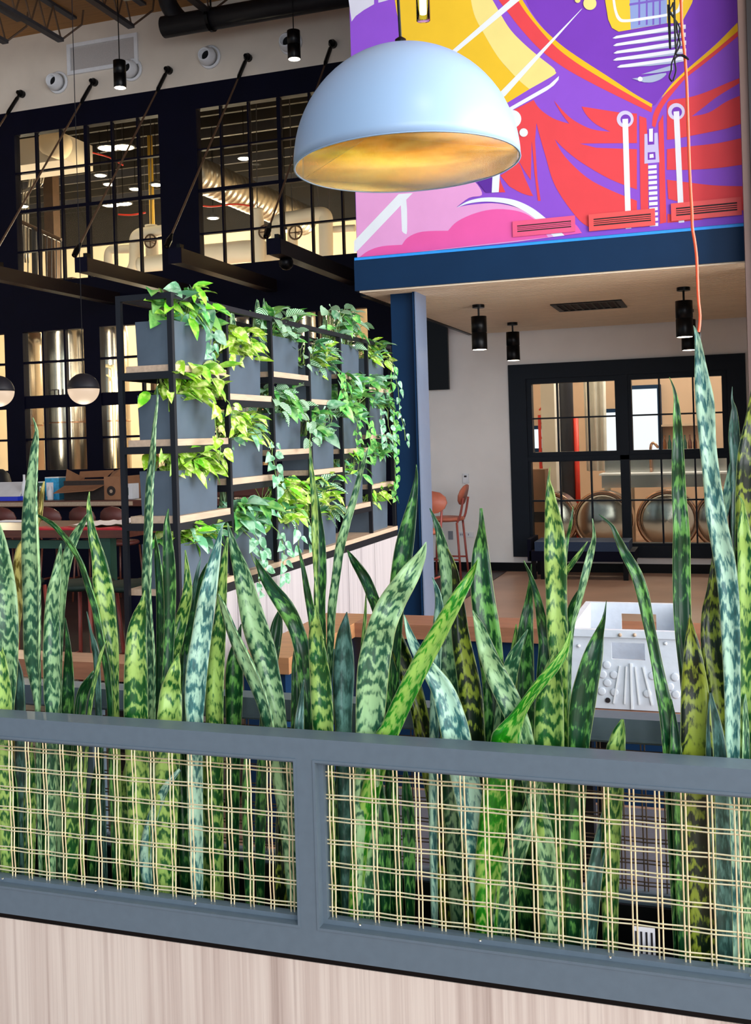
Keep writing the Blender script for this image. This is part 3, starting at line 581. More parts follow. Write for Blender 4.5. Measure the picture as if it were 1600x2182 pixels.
for px, py, Y, sh, lab in ((230, 316, 13.83, 1, 'bright work light, left one of the upper pair'), (264, 314, 13.83, 1, 'bright work light, right one of the upper pair'), (236, 437, 16.03, 1, 'bright work light, left one of the lower pair'), (262, 434, 16.03, 1, 'bright work light, right one of the lower pair'),
                       (455, 416, 15.48, 2, 'bright tube light in front of the spiral duct'), (610, 492, 15.48, 0, 'small bright lamp inside the white pipe arch'), (214, 374, 14.93, 0, 'small round downlight below the upper work lights'), (288, 403, 15.48, 0, 'small round downlight right of centre in the left upper window'),
                       (333, 394, 14.93, 0, 'round downlight beside the dark post in the left upper window'), (232, 393, 15.48, 0, 'broad downlight in the middle of the left upper window'), (96, 366, 14.38, 0, 'small downlight behind the far left panes'), (520, 338, 14.38, 0, 'round downlight high in the right upper window'), (454, 465, 16.03, 0, 'round downlight under the tube light'), (48, 440, 14.93, 0, 'small warm lamp behind the leftmost panes')):
    c = onY(px, py, Y); t = thing('hall_lamp', lab, 'lamp', c, 'lamps in the brewery hall')
    if sh == 2:
        part('housing', MB().box(c.x-.2, c.x+.2, Y-.04, Y+.04, c.z+.03, c.z+.09), M['joist'], t); part('tube', MB().tube([(c.x-.18, Y-.02, c.z+.04), (c.x+.18, Y-.02, c.z-.04)], .035, 10), M['ledw'], t)
    else:
        rr = .16 if sh else .1
        part('shade', MB().lathe([(rr+.012, 0), (rr+.01, .03), (rr*.6, .045), (.02, .06), (0, .06)], (c.x, Y, c.z), 16), M['joist'], t, True)
        part('diffuser', MB().lathe([(0, -.012), (rr*.8, -.01), (rr, .004), (0, .005)], (c.x, Y, c.z), 16), M['ledw'] if sh else M['lite'], t)
    part('stem', MB().tube([(c.x, Y, c.z+.1), (c.x, Y, 6.85)], .006, 5), M['black'], t)
p = onY(320, 330, 15.5); solo('yellow_pole', MB().tube([(p.x, 15.5, onY(320, 482, 15.5).z), (p.x, 15.5, 6.85)], .045, 10), M['yellow'], 'thin yellow pole behind the left upper window', 'pole', None, True)
p = onY(112, 500, 16); solo('hall_column', MB().box(p.x-.1, p.x+.1, 15.9, 16.1, 0, 6.85), M['joistb'], 'brown steel column in the brewery hall behind the left upper window', 'column')
a, b = onY(20, 300, 13.5), onY(150, 345, 13.5)
t = thing('cream_soffit_box', 'cream boxed-in duct near the top of the left upper window', 'duct', (a.x, 13.5, 5.4)); part('box', MB().box(a.x-.4, b.x, 13.35, 14.1, b.z, b.z+.4), M['beige'], t); part('strap', MB().box(a.x, a.x+.05, 13.4, 13.45, b.z+.4, 6.85).box(b.x-.1, b.x-.05, 13.4, 13.45, b.z+.4, 6.85), M['joist'], t); part('drum_end', MB().lathe([(.2, 0), (.2, -.3), (.12, -.34), (0, -.34)], (b.x-.05, 13.35, b.z+.2), 20, 'y'), M['cream'], t, True)
t = thing('stair_railing', 'railing with upright bars behind the lower left panes of the upper window', 'railing', onY(80, 560, 14))
P = [onY(x, y, 14) for x, y in ((20, 462), (130, 512), (130, 610), (20, 600))]
part('top_rail', MB().tube([P[0], P[1]], .035, 8), M['joistb'], t); part('bottom_rail', MB().tube([P[3], P[2]], .025, 8), M['joistb'], t)
for k in range(12):
    f = k/11; part('baluster', MB().tube([P[0].lerp(P[1], f), P[3].lerp(P[2], f)], .010, 5), M['joist'], t)
part('post', MB().tube([onY(72, 485, 14), onY(74, 604, 14)], .04, 8), M['joist'], t)
zz = onY(20, 600, 14).z; part('deck_slab', MB().box(P[3].x-.6, P[2].x+.25, 13.95, 16.5, zz-.16, zz-.03), M['joistb'], t)
for x in (P[3].x-.5, P[2].x+.2):
    for y in (14.0, 16.4): part('leg', MB().box(x-.04, x+.04, y-.04, y+.04, 0, zz-.16), M['joistb'], t)
# conduits bundle
t = thing('conduit_bundle', 'row of bent grey conduits on the wall at the far left of the upper window', 'pipe', onY(45, 480, 15.2))
for k in range(6):
    part('conduit', MB().tube(cr([tuple(onY(30+k*6, 560, 15.2)), tuple(onY(30+k*6, 440, 15.2)), tuple(onY(34+k*6, 412-k*2, 15.2)), tuple(onY(60+k*6, 400-k*2, 15.2)), (onY(60+k*6, 400, 15.2).x+.1, 15.2, 6.85)], 4), .018, 6), M['duct'], t, True)
for k, (pts, lab) in enumerate(((((170, 318), (200, 326), (232, 335), (262, 352)), 'sagging red hose across the top of the left upper window'), (((252, 457), (280, 458), (310, 453)), 'red hose under the lower work lights'), (((418, 436), (450, 440), (500, 435), (540, 440)), 'red hose line under the tube light'))):
    q = [onY(x, y, 14.38) for x, y in pts]
    t = thing('red_hose', lab, 'hose', q[0]); part('hose', MB().tube(cr([tuple(v) for v in q], 5), .014, 6), M['red'], t, True)
    part('hanger', MB().tube([q[0], (q[0].x, 14.38, 6.85)], .004, 5).tube([q[-1], (q[-1].x, 14.38, 6.85)], .004, 5), M['joist'], t)

# ------------------------------------------------------------------ tank room behind the right window
for px, lab in ((1168, 'steel tank head behind the left panes of the right window'), (1284, 'steel tank head behind the middle of the right window'), (1422, 'steel tank head behind the right panes of the window'), (1545, 'steel tank head behind the last panes at the right')):
    c = onY(px, 1108, 12.9); r = .345
    t = thing('horizontal_tank', lab, 'tank', (c.x, 12.9, 0), 'horizontal tanks behind the right window'); z = .50
    part('tank_shell', MB().lathe([(r, .5), (r, .03), (r*.97, 0), (r*.8, -.03), (r*.4, -.06), (0, -.07)], (c.x, 12.9, z), 36, 'y'), M['steel'], t, True)
    part('rim', MB().lathe([(r+.015, .06), (r+.02, 0), (r-.02, -.02), (r-.03, .03)], (c.x, 12.9, z), 36, 'y', True), M['copper'], t, True)
    part('cradle', MB().box(c.x-.25, c.x+.25, 13.0, 13.05, 0, .2).box(c.x-.25, c.x+.25, 13.3, 13.35, 0, .2), M['joist'], t)
p = onY(1207, 1000, 14.4); solo('round_column', MB().lathe([(.12, 0), (.12, 6.85)], (p.x, 14.4, 0), 24), M['joist'], 'dark round column behind the left panes of the right window', 'column', None, True)
p = onY(1180, 1000, 14.2); solo('tan_column', MB().box(p.x-.09, p.x+.09, 13.83, 14.3, 0, 7.1), M['beige'], 'tan square column just left of the dark round one', 'column')
t = thing('red_lift_mast', 'red steel lift mast behind the left panes of the right window', 'lift', (onY(1160, 960, 14).x, 14, 0))
x = onY(1160, 960, 14).x; zt = onY(1160, 884, 14).z
for d in (-.055, .055): part('upright', MB().box(x+d-.018, x+d+.018, 13.98, 14.02, 0, zt), M['red'], t)
for k in range(9): part('rung', MB().bar((x-.055, 14, .3+k*.2), (x+.055, 14, .42+k*.2), .02, .02), M['red'], t)
p = onY(1226, 900, 14.4); solo('red_pipe', MB().tube([(p.x, 14.4, 0), (p.x, 14.4, onY(1226, 888, 14.4).z)], .04, 10), M['red'], 'short red pipe right of the round column', 'pipe', None, True)
mb = MB(); a, b = onY(1236, 815, 14.8), onY(1300, 965, 14.8); k0 = 0
for i in range(17):
    f = i/16; x = a.x+(b.x-a.x)*f; mb.v += [(x, 14.9+.04*math.sin(f*19), 6.85), (x-(f-.5)*.1, 14.8+.06*math.sin(f*19+.6), b.z-.25)]
mb.f = [(2*i, 2*i+1, 2*i+3, 2*i+2) for i in range(16)]
solo('plastic_sheet', mb, M['plastic'], 'milky plastic sheet hanging in folds in the tank room', 'sheet', None, True)
def glow_window(n, px):  # added glowing panes that stand in for reflections in the right window
    a, b = onY(*px[0], 16.95), onY(*px[1], 16.95); f = MB(); 
    for q in ((a.x-.06, b.x+.06, a.z, a.z+.06), (a.x-.06, b.x+.06, b.z-.06, b.z), (a.x-.06, a.x, b.z, a.z-.0), (b.x, b.x+.06, b.z, a.z-.0)): f.box(q[0], q[1], 16.9, 17, q[2], q[3])
    w = struct('window_%d' % n, f, M['blue']); part('pane', MB().box(a.x, b.x, 16.96, 16.98, b.z, a.z), M['daylight'], w)
glow_window(12, ((1275, 880), (1322, 962))); glow_window(13, ((1345, 830), (1404, 966))); glow_window(14, ((1138, 915), (1156, 955)))
t = thing('bottle_shelf', 'wall shelf with bottles behind the upper right panes of the window', 'shelf', onY(1445, 950, 16.8))
a, b = onY(1408, 962, 16.8), onY(1490, 958, 16.8); part('board', MB().box(a.x, b.x, 16.7, 17, a.z-.04, a.z), M['board'], t); a2 = onY(1408, 905, 16.8); part('board', MB().box(a.x, b.x, 16.7, 17, a2.z-.03, a2.z), M['board'], t)
ORD = ('first', 'second', 'third', 'fourth', 'fifth', 'sixth', 'seventh')
for k in range(7):
    x = a.x+.06+k*(b.x-a.x-.12)/6; m = ('amber', 'green', 'dwood')[k % 3]
    solo('bottle', MB().lathe([(.028, 0), (.03, .01), (.03, .13), (.012, .19), (.012, .25), (0, .25)], (x, 16.8, a.z), 10), M[m], ORD[k]+' bottle from the left in the row on the tank room shelf', 'bottle', 'bottles on the tank room shelf', True)
t = thing('cardboard_carton', 'brown cardboard carton standing behind the lower left panes of the right window', 'box', onY(1145, 1150, 12.2))
a, b = onY(1128, 1000, 12.25), onY(1168, 1148, 12.25); part('carton', MB().box(a.x, b.x, 12.15, 12.4, b.z-.2, a.z), M['card'], t); part('print', MB().box(a.x+.05, b.x, 12.145, 12.15, onY(1145, 1112, 12.2).z, onY(1145, 1090, 12.2).z), M['cardd'], t)
part('stand', MB().box(a.x-.02, b.x+.02, 12.15, 12.4, 0, b.z-.2), M['joist'], t)
t = thing('work_table', 'long work table with goods in the tank room behind the round tanks', 'table', (-.6, 15, 0))
part('top', MB().box(-1.3, .6, 14.6, 15.2, .98, 1.02), M['board'], t)
for x in (-1.25, .55):
    for y in (14.65, 15.15): part('leg', MB().box(x-.03, x+.03, y-.03, y+.03, 0, .98), M['steel'], t)
for x, w, h, m, lab in ((-1.1, .2, .16, 'card', 'small carton on the tank room table, left one'), (-.5, .18, .22, 'wplast', 'white tub on the tank room table'), (.1, .25, .14, 'card', 'flat carton on the tank room table, right one')):
    t = thing('goods_box', lab, 'box', (x, 14.9, 1.02)); part('body', MB().box(x-w/2, x+w/2, 14.8, 15.0, 1.02, 1.02+h), M[m], t); part('lid', MB().box(x-w/2-.006, x+w/2+.006, 14.794, 15.006, 1.02+h, 1.035+h), M[m], t)

t = thing('steel_sink_table', 'stainless sink table behind the round tank heads of the right window', 'table', (-.9, 13.75, 0))
part('basin', MB().box(-1.5, .1, 13.55, 14.0, .86, 1.02), M['steel'], t); part('rim', MB().box(-1.53, .13, 13.52, 14.03, 1.02, 1.04), M['wplast'], t); part('backsplash', MB().box(-1.5, .1, 13.98, 14.0, 1.04, 1.2), M['steel'], t)
for x in (-1.45, .05):
    for y in (13.6, 13.95): part('leg', MB().box(x-.02, x+.02, y-.02, y+.02, 0, .86), M['steel'], t)
part('faucet', MB().tube(cr([(-.9, 13.9, 1.04), (-.9, 13.9, 1.35), (-.86, 13.85, 1.42), (-.8, 13.8, 1.36)], 4), .018, 8), M['copper'], t, True)
# ================================================================== LAMPS
def spot(px, py, d, lab, cord_to, group):
    r = ray(px, py)*d; c = Vector((0, 0, H))+r                 # centre of the can's lower edge
    t = thing('pendant_spotlight', lab, 'lamp', c, group)
    part('can', MB().lathe([(.066, .0), (.07, .004), (.07, .15), (.066, .152), (.066, .156), (.07, .158), (.07, .30), (0, .30)], c, 24), M['black'], t, True)
    part('lens', MB().lathe([(.062, -.001), (.05, .002), (0, .003)], c, 20), M['lite'], t)
    if cord_to == 'soffit':
        part('stem', MB().tube([(c.x, c.y, c.z+.30), (c.x, c.y, ZS-.03)], .009, 8), M['black'], t)
        l = bpy.data.lights.new('spot_beam', 'SPOT'); l.energy = 38; l.spot_size = math.radians(75); l.spot_blend = .6; l.color = (1, .93, .82); l.shadow_soft_size = .05
        lo = bpy.data.objects.new('spot_beam', l); C.objects.link(lo); lo.location = c-Vector((0, 0, .02))
        part('canopy_plate', MB().lathe([(.055, ZS-.04-c.z), (.055, ZS-.012-c.z)], c, 20), M['black'], t)
    else: part('cord', MB().tube([(c.x, c.y, c.z+.30), (c.x, c.y, 7.21)], .006, 6), M['black'], t)
spot(256, 187, 11.6, 'black hanging can spotlight over the white wall grille', 'deck', 'can spotlights on long cords')
spot(627, 126, 11.0, 'black hanging can spotlight left of the mural', 'deck', 'can spotlights on long cords')
for px, py, Y, lab in ((1022, 745, 9.18, 'black can spotlight under the slatted soffit, nearest the steel column'), (1094, 768, 10.85, 'smaller looking black can spotlight over the left of the right window'),
                       (1459, 718, 8.99, 'black can spotlight beside the orange cord'), (1468, 746, 10.7, 'black can spotlight half hidden behind the one beside the orange cord')):
    spot(px, py, Y/ray(px, py).y, lab, 'soffit', 'can spotlights under the soffit')
for px, py, lab in ((178, 829, 'half black half glowing globe pendant left of the plant shelf'), (-4, 834, 'half black half glowing globe pendant cut by the left edge')):
    c = Vector((0, 0, H))+ray(px, py)*7.9; r = .119
    t = thing('globe_pendant', lab, 'lamp', c, 'globe pendants')
    pr = [(r*math.sin(a), -r*math.cos(a)) for a in [i*math.pi/20 for i in range(21)]]
    part('opal_bowl', MB().lathe(pr[:11], c, 28), M['globe'], t, True); part('black_cap', MB().lathe([(r*1.015*math.sin(a), -r*1.015*math.cos(a)) for a in [math.pi/2+i*math.pi/20 for i in range(11)]], c, 28), M['tank'], t, True)
    part('cord', MB().tube([(c.x, c.y, c.z+r), (c.x, c.y, 7.21)], .003, 5), M['black'], t)
    l = pl('globe_light', c-Vector((0, 0, .2)), 5, (1, .85, .65), .1)
# the white dome with gold inside
D = .9; dc = Vector((0, 0, H))+ray(867, 351)*(F*D/482); Rr = D/2
t = thing('dome_pendant', 'large white dome pendant lamp with gold leaf inside, in front of the mural', 'lamp', dc)
t.rotation_mode = 'XYZ'
def dome(mb, R0, n=20, seg=64, k=1.03):
    return mb.lathe([(R0*math.cos(a), R0*k*math.sin(a)) for a in [i*math.pi/2/n for i in range(n)]]+[(0, R0*k)], dc, seg)
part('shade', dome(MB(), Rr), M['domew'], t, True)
part('gold_lining', dome(MB(), Rr-.006), M['gold'], t, True)
part('rim', MB().lathe([(Rr, 0), (Rr+.001, -.003), (Rr-.007, -.003), (Rr-.006, 0)], dc, 64, 'z', True), M['domew'], t, True)
part('cap', MB().lathe([(.022, Rr*1.03-.004), (.022, Rr*1.03+.035), (.008, Rr*1.03+.045), (0, Rr*1.03+.045)], dc, 16), M['black'], t, True)
part('cord', MB().tube([dc+Vector((0, 0, Rr*1.03+.04)), dc+Vector((-.02, 0, 7.2-dc.z))], .006, 8), M['black'], t)
part('socket', MB().lathe([(.022, .27), (.022, .40)], dc, 14), M['black'], t); part('bulb', MB().lathe([(0, .16), (.03, .17), (.045, .20), (.035, .24), (.02, .27)], dc, 16), M['bulb'], t, True)
vd = Vector((-_sy, _cy, 0)); t.rotation_euler = Matrix.Rotation(-.022, 3, vd).to_euler() if True else 0
pl('dome_bulb', dc+Vector((-.13, -.02, .15)), 55, (1, .82, .5), .045)
# glass tube pendant at the top edge
c = Vector((0, 0, H))+ray(902, 44)*5.0
t = thing('glass_tube_pendant', 'clear glass tube pendant with white core cut by the top edge', 'lamp', c)
part('glass_tube', MB().lathe([(.033, 0), (.033, .34), (.031, .34), (.031, .004), (0, .004), (0, 0)], c, 24), M['glassclr'], t, True)
part('frosted_core', MB().lathe([(0, .03), (.017, .032), (.018, .05), (.018, .3), (0, .3)], c, 16), M['opal'], t, True)
part('cap', MB().lathe([(.035, .33), (.035, .4), (.01, .42), (0, .42)], c, 20), M['black'], t, True); part('cord', MB().tube([c+Vector((0, 0, .41)), (c.x, c.y, 7.21)], .004, 6), M['black'], t)
# orange cord and black wires
dd = 4.3
def pxline(pts, d): return [tuple(Vector((0, 0, H))+ray(x, y)*d) for x, y in pts]
t = thing('extension_cord', 'orange extension cord hanging down in front of the right side of the mural', 'cord', pxline([(1487, 700)], dd)[0])
P = pxline([(1444, -160), (1448, -60), (1451, 0), (1453, 60), (1459, 120), (1463, 180), (1465, 240), (1468, 330), (1471, 400), (1474, 450), (1475, 485), (1480, 515), (1484, 550), (1486, 600), (1488, 640), (1491, 670), (1490, 695), (1487, 712)], dd)
P = [(P[0][0], P[0][1], 7.21)]+P
part('cord', MB().tube(cr(P, 4), .0062, 8), M['orange'], t, True)
part('plug', MB().tube(pxline([(1487, 708), (1486, 735)], dd), [.012, .014], 8), M['black'], t, True)
t = thing('black_wires', 'pair of loose black wires hanging beside the orange cord', 'wire', pxline([(1430, 175)], dd)[0])
part('wire', MB().tube(cr([(pxline([(1425, -40)], dd)[0][0], pxline([(1425, -40)], dd)[0][1], 7.2)]+pxline([(1425, -40), (1423, 10), (1434, 35), (1448, 60), (1444, 90), (1437, 120), (1431, 135), (1430, 150), (1426, 165), (1432, 174)], dd), 4), .0035, 6), M['black'], t)
part('wire', MB().tube(cr([(pxline([(1436, -40)], dd)[0][0], pxline([(1436, -40)], dd)[0][1], 7.2)]+pxline([(1436, -40), (1434, 5), (1427, 25), (1440, 45), (1443, 70), (1449, 95), (1440, 115), (1452, 118), (1467, 127), (1455, 117), (1438, 125), (1440, 150), (1434, 172)], dd-.02), 4), .0035, 6), M['black'], t)
# soffit air grille
a, b = onZ(1174, 650, ZS-.02), onZ(1325, 650, ZS-.02)
t = thing('soffit_grille', 'black linear air grille set in the slatted soffit', 'vent', (-1.15, 9.8, ZS))
x0, x1, y0, y1 = -1.47, -.83, 9.5, 10.1; f = MB()
for q in ((x0, x1, y0, y0+.05), (x0, x1, y1-.05, y1), (x0, x0+.05, y0+.05, y1-.05), (x1-.05, x1, y0+.05, y1-.05)): f.box(q[0], q[1], q[2], q[3], ZS-.022, ZS-.01)
part('frame', f, M['black'], t); part('backing', MB().box(x0, x1, y0, y1, ZS-.013, ZS-.012), M['dark'], t)
for k in range(8):
    x = x0+.09+k*.066; part('louver', MB().box(x, x+.02, y0+.05, y1-.05, ZS-.02, ZS-.013), M['tank'], t)

# ================================================================== FURNITURE
def stool(x, y, rot, lab, name='bar_stool', seat=.66, ms='terra', mm='terram', group='terracotta bar stools', back=True, sc=1):
    t = thing(name, lab, 'stool', (x, y, 0), group); k = seat
    Rm = Matrix.Rotation(rot, 4, 'Z')
    def tr(mb): mb.v = [tuple(Rm @ Vector((v[0]*sc, v[1]*sc, v[2])) + Vector((x, y, 0))) for v in mb.v]; return mb
    prof = [(0, .0), (.15, .005), (.2, .02), (.205, .035), (.19, .052), (.1, .062), (0, .064)]
    part('seat', tr(MB().lathe(prof, (0, 0, k-.03), 24)), M[ms], t, True)
    for sx, sy in ((-1, -1), (-1, 1), (1, -1), (1, 1)):
        part('leg', tr(MB().tube([(sx*.15, sy*.14, k-.03), (sx*.19, sy*.18, 0)], .013, 8)), M[mm], t, True)
    for sgn in (-1, 1):
        part('footrail', tr(MB().tube([(-.18, sgn*.17, .22), (.18, sgn*.17, .22)], .011, 8)), M[mm], t, True)
    part('footrail', tr(MB().tube([(-.18, -.17, .20), (-.18, .17, .20)], .011, 8)), M[mm], t, True)
    if back:
        for sgn in (-1, 1): part('back_post', tr(MB().tube(cr([(.15, sgn*.12, k-.03), (.19, sgn*.12, k+.06), (.225, sgn*.12, k+.24)], 4), .013, 8)), M[mm], t, True)
        mb = MB(); n = 12
        for o in (0, .022):
            for i in range(n):
                a = 2*math.pi*i/n; yy = .19*math.cos(a); zz = .115*math.sin(a); mb.v.append((.20+o+.06*(zz/.115)*.5-.25*yy*yy*2, yy, k+.27+zz))
        mb.f = [tuple(range(n)), tuple(range(2*n-1, n-1, -1))]+[(i, n+i, n+(i+1) % n, (i+1) % n) for i in range(n)]
        part('backrest', tr(mb), M[ms], t, True)
    return t
stool(-2.97, 11.25, 0, 'terracotta bar stool in profile against the white wall')
stool(-2.83, 9.75, math.radians(80), 'terracotta bar stool mostly hidden behind the steel column')
t = thing('window_bench', 'dark blue cushioned bench under the right window', 'bench', (-1.5, 11.45, 0))
part('seat_cushion', MB().box(-1.98, -.98, 11.2, 11.66, .31, .41), M['cush'], t); part('seat_frame', MB().box(-2.04, -.92, 11.2, 11.68, .2, .31), M['navy'], t)
for x in (-2.0, -1.9, -1.02): part('leg', MB().box(x-.025, x+.025, 11.22, 11.27, 0, .2), M['black'], t)
for x in (-2.0, -.96): part('leg', MB().box(x-.025, x+.025, 11.6, 11.65, 0, .2), M['black'], t)
part('side_arm', MB().box(-2.06, -2.02, 11.2, 11.68, .2, .44), M['navy'], t)
# L-shaped half wall with wooden cap, table with tote
t = thing('drink_ledge', 'L-shaped half wall with brown oak cap behind the snake plants', 'counter', (-1, 4.56, 0))
part('cap', MB().box(-1.63, .9, 4.46, 4.70, .685, .75), M['oak'], t); part('cap', MB().box(-1.86, -1.63, 3.70, 4.70, .685, .75), M['oaklt'], t)
part('base_panel', MB().box(-1.60, .9, 4.5, 4.68, 0, .685), M['blue'], t); part('base_panel', MB().box(-1.84, -1.66, 3.73, 4.68, 0, .685), M['blue'], t)
t = thing('low_bench', 'brown oak bench plank behind the snake plants at the left', 'bench', (-2.7, 3.58, 0))
part('plank', MB().box(-3.3, -2.2, 3.5, 3.66, .675, .745), M['oak'], t)
for x in (-3.2, -2.3): part('leg', MB().box(x-.03, x+.03, 3.53, 3.63, 0, .675), M['black'], t)
x0, x1 = onY(1214, 1420, 3.24).x, onY(1449, 1430, 3.24).x
t = thing('side_table', 'table with thin brown top and black apron under the white tote', 'table', (-.1, 3.5, 0))
part('tabletop', MB().box(x0-.02, .75, 3.2, 3.95, .715, .74), M['oak'], t); part('apron', MB().box(x0, .73, 3.23, 3.92, .64, .715), M['black'], t)
for x in (x0+.03, .7):
    for y in (3.27, 3.88): part('leg', MB().box(x-.03, x+.03, y-.03, y+.03, 0, .64), M['black'], t)
zt = onY(1330, 1342, 3.24).z; yb = 3.74
t = thing('storage_tote', 'white translucent plastic tote with hand holes standing on the side table', 'tote', ((x0+x1)/2, 3.5, .74))
h0, h1 = onY(1303, 1390, 3.24), onY(1374, 1390, 3.24); hz0, hz1 = onY(1340, 1406, 3.24).z, onY(1340, 1370, 3.24).z
def walled(y0, y1, a, b, za, zb): return MB().box(x0, a, y0, y1, .742, zt).box(b, x1, y0, y1, .742, zt).box(a, b, y0, y1, .742, za).box(a, b, y0, y1, zb, zt)
part('front_wall', walled(3.24, 3.25, h0.x, h1.x, hz0, hz1), M['tote'], t)
g0, g1 = onY(1324, 1320, yb).x, onY(1398, 1320, yb).x
part('back_wall', walled(yb, yb+.01, g0, g1, onY(1350, 1345, yb).z-.02, onY(1350, 1308, yb).z), M['tote'], t)
part('side_wall', MB().box(x0, x0+.008, 3.25, yb, .742, zt), M['tote'], t); part('side_wall', MB().box(x1-.008, x1, 3.25, yb, .742, zt), M['tote'], t); part('floor_panel', MB().box(x0, x1, 3.25, yb, .742, .75), M['tote'], t)
rm = MB()
for q in ((x0-.012, x1+.012, 3.228, 3.24), (x0-.012, x1+.012, yb+.01, yb+.022), (x0-.012, x0, 3.24, yb+.01), (x1, x1+.012, 3.24, yb+.01)): rm.box(q[0], q[1], q[2], q[3], zt-.022, zt)
part('rim', rm, M['tote'], t)
xc = onY(1345, 1440, 3.24).x; part('rib', MB().box(xc-.003, xc+.003, 3.234, 3.24, .745, hz0-.01), M['wplast'], t)
for dx in (-.022, .022, -.055, .06): part('rib', MB().bar((xc+dx*.6, 3.237, hz0-.02), (xc+dx, 3.237, .76), .005, .004), M['wplast'], t)
for px, py in ((1293, 1417), (1308, 1438), (1294, 1455), (1309, 1475), (1282, 1473), (1379, 1478), (1427, 1463), (1440, 1480), (1438, 1443), (1284, 1437), (1390, 1440)):
    c = onY(px, py, 3.238); part('dimple', MB().lathe([(.0125, .002), (.012, -.0012), (.009, -.002), (0, -.002)], c, 16, 'y'), M['tote'], t, True)
for px, py in ((1321, 1353), (1352, 1353)):
    c = onY(px, py, 3.228); part('knob', MB().lathe([(.006, .002), (.005, -.006), (0, -.007)], c, 10, 'y'), M['board'], t, True)
c = onY(1295, 1492, 3.238); part('drain_hole', MB().lathe([(.008, 0), (.008, -.002), (0, -.002)], c, 14, 'y'), M['dark'], t)
for px, py in ((1233, 1376), (1418, 1371)): c = onY(px, py, 3.238); part('knob', MB().lathe([(.006, .002), (.005, -.004), (0, -.005)], c, 10, 'y'), M['wplast'], t, True)

solo('floor_mat', MB().box(-1.6, .9, 2.7, 4.44, .0, .012), mat('grey_carpet', '#63636f', .9, 0, .08, 90), 'flat grey floor mat under the side table, seen through the mesh', 'mat')
# left side: high table with red sheet, stools, back bar
t = thing('high_table', 'long dark red wood high table with green metal legs at the left', 'table', (-5, 6.7, 0))
part('tabletop', MB().box(-6.6, -4.0, 6.31, 7.15, .945, 1.0), M['dwood'], t)
for x in (-6.4, -4.19):
    for y in (6.38, 7.05): part('leg', MB().box(x-.045, x+.045, y-.04, y+.04, 0, .945), M['green'], t)
part('stretcher', MB().box(-6.4, -4.19, 6.38, 6.42, .86, .92), M['green'], t)
mb = MB(); n = 12; X0, X1 = onZ(88, 1125, 1.0).x+.0, -4.03
for i in range(n+1):
    x = X0+(X1-X0)*i/n; w = .006*math.sin(i*2.1)
    mb.v += [(x, 6.33, .975), (x, 6.325, 1.004+abs(w)), (x, 6.45+w*3, 1.012+w), (x, 6.45+w*3, 1.002)]
for i in range(n):
    for k in range(3): mb.f.append((i*4+k, i*4+4+k, i*4+5+k, i*4+1+k))
solo('red_sheet', mb, M['redcloth'], 'red sheet lying along the near edge of the high table', 'sheet', None, True)
mb = MB(); rr2 = random.Random(3); nx, ny = 14, 6; zz = {}
for j in range(ny+1):
    for i in range(nx+1):
        x = X0+.25+(X1-X0-.22)*i/nx; y = 6.46+.42*j/ny; mb.v.append((x, y, 1.018+.045*math.exp(-((i-11)/2.2)**2)*math.exp(-((j-3)/2.)**2)+rr2.random()*.012))
for j in range(ny):
    for i in range(nx): a = j*(nx+1)+i; mb.f.append((a, a+1, a+nx+2, a+nx+1))
solo('crumpled_paper', mb, M['paper'], 'crumpled white paper spread on the high table behind the red sheet', 'paper', None, True)
a = onZ(30, 1112, 1.0); solo('napkin', MB().box(a.x-.12, a.x+.1, a.y-.03, a.y+.05, 1.001, 1.012), M['paper'], 'small white napkin on the high table at the far left', 'napkin')
for px, lab in ((30, 'stool backrest behind the high table, leftmost'), (125, 'stool backrest behind the middle of the high table'), (196, 'stool backrest behind the white paper on the high table'), (262, 'stool backrest behind the high table, seen through the shelf')):
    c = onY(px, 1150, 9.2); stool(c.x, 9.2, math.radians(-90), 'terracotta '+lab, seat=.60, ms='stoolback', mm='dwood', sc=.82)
for px, lab in ((25, 'terracotta stool frame in front of the high table at the far left'), (178, 'terracotta stool in front of the high table, behind the leaning leaf'), (285, 'terracotta stool in front of the high table, under the shelf end')):
    c = onY(px, 1180, 5.75); stool(c.x, 5.75, math.radians(-90), lab, seat=.70, ms='greens', back=False)
t = thing('back_bar', 'dark red wood counter along the back window', 'counter', (-7.5, 10.3, 0))
part('countertop', MB().box(-11.5, -4.3, 9.95, 10.7, .92, .99), M['dwood'], t); part('front_panel', MB().box(-11.4, -4.4, 10.05, 10.1, 0, .92), M['navy'], t); part('upper_ledge', MB().box(-11.5, -4.3, 10.55, 10.75, .99, 1.14), M['dwood'], t)  # front panel near-black, the lack of light back here put into its colour
part('light_strip', MB().box(-8.1, -6.2, 9.945, 9.95, .93, .975), M['board'], t)
yb2 = 10.0; a, b = onY(137, 1070, yb2), onY(222, 1048, yb2); c2 = onY(256, 1070, yb2)
t = thing('cardboard_box', 'open brown cardboard box with dark printed front and round emblem, on the back counter', 'box', (a.x, yb2, .99))
w = b.x-a.x; zt2 = .99+.22
part('front_wall', MB().box(a.x, b.x, yb2, yb2+.012, .992, zt2), M['cardd'], t); part('side_wall', MB().box(b.x, c2.x, yb2, yb2+.012, .992, zt2+.04), M['card'], t)
part('back_wall', MB().box(a.x-.05, c2.x, yb2+.42, yb2+.432, .992, zt2), M['card'], t); part('left_wall', MB().box(a.x, a.x+.012, yb2+.012, yb2+.42, .992, zt2), M['card'], t); part('right_wall', MB().box(c2.x-.012, c2.x, yb2+.012, yb2+.42, .992, zt2+.04), M['card'], t)
def quad(pts, Y, th=.008): q = [onY(x, y, Y+dy) for x, y, dy in pts]; mb = MB(); mb.v = [tuple(p) for p in q]+[tuple(p+Vector((0, th, th))) for p in q]; mb.f = [(3, 2, 1, 0), (4, 5, 6, 7)]+[(i, (i+1) % 4, 4+(i+1) % 4, 4+i) for i in range(4)]; return mb
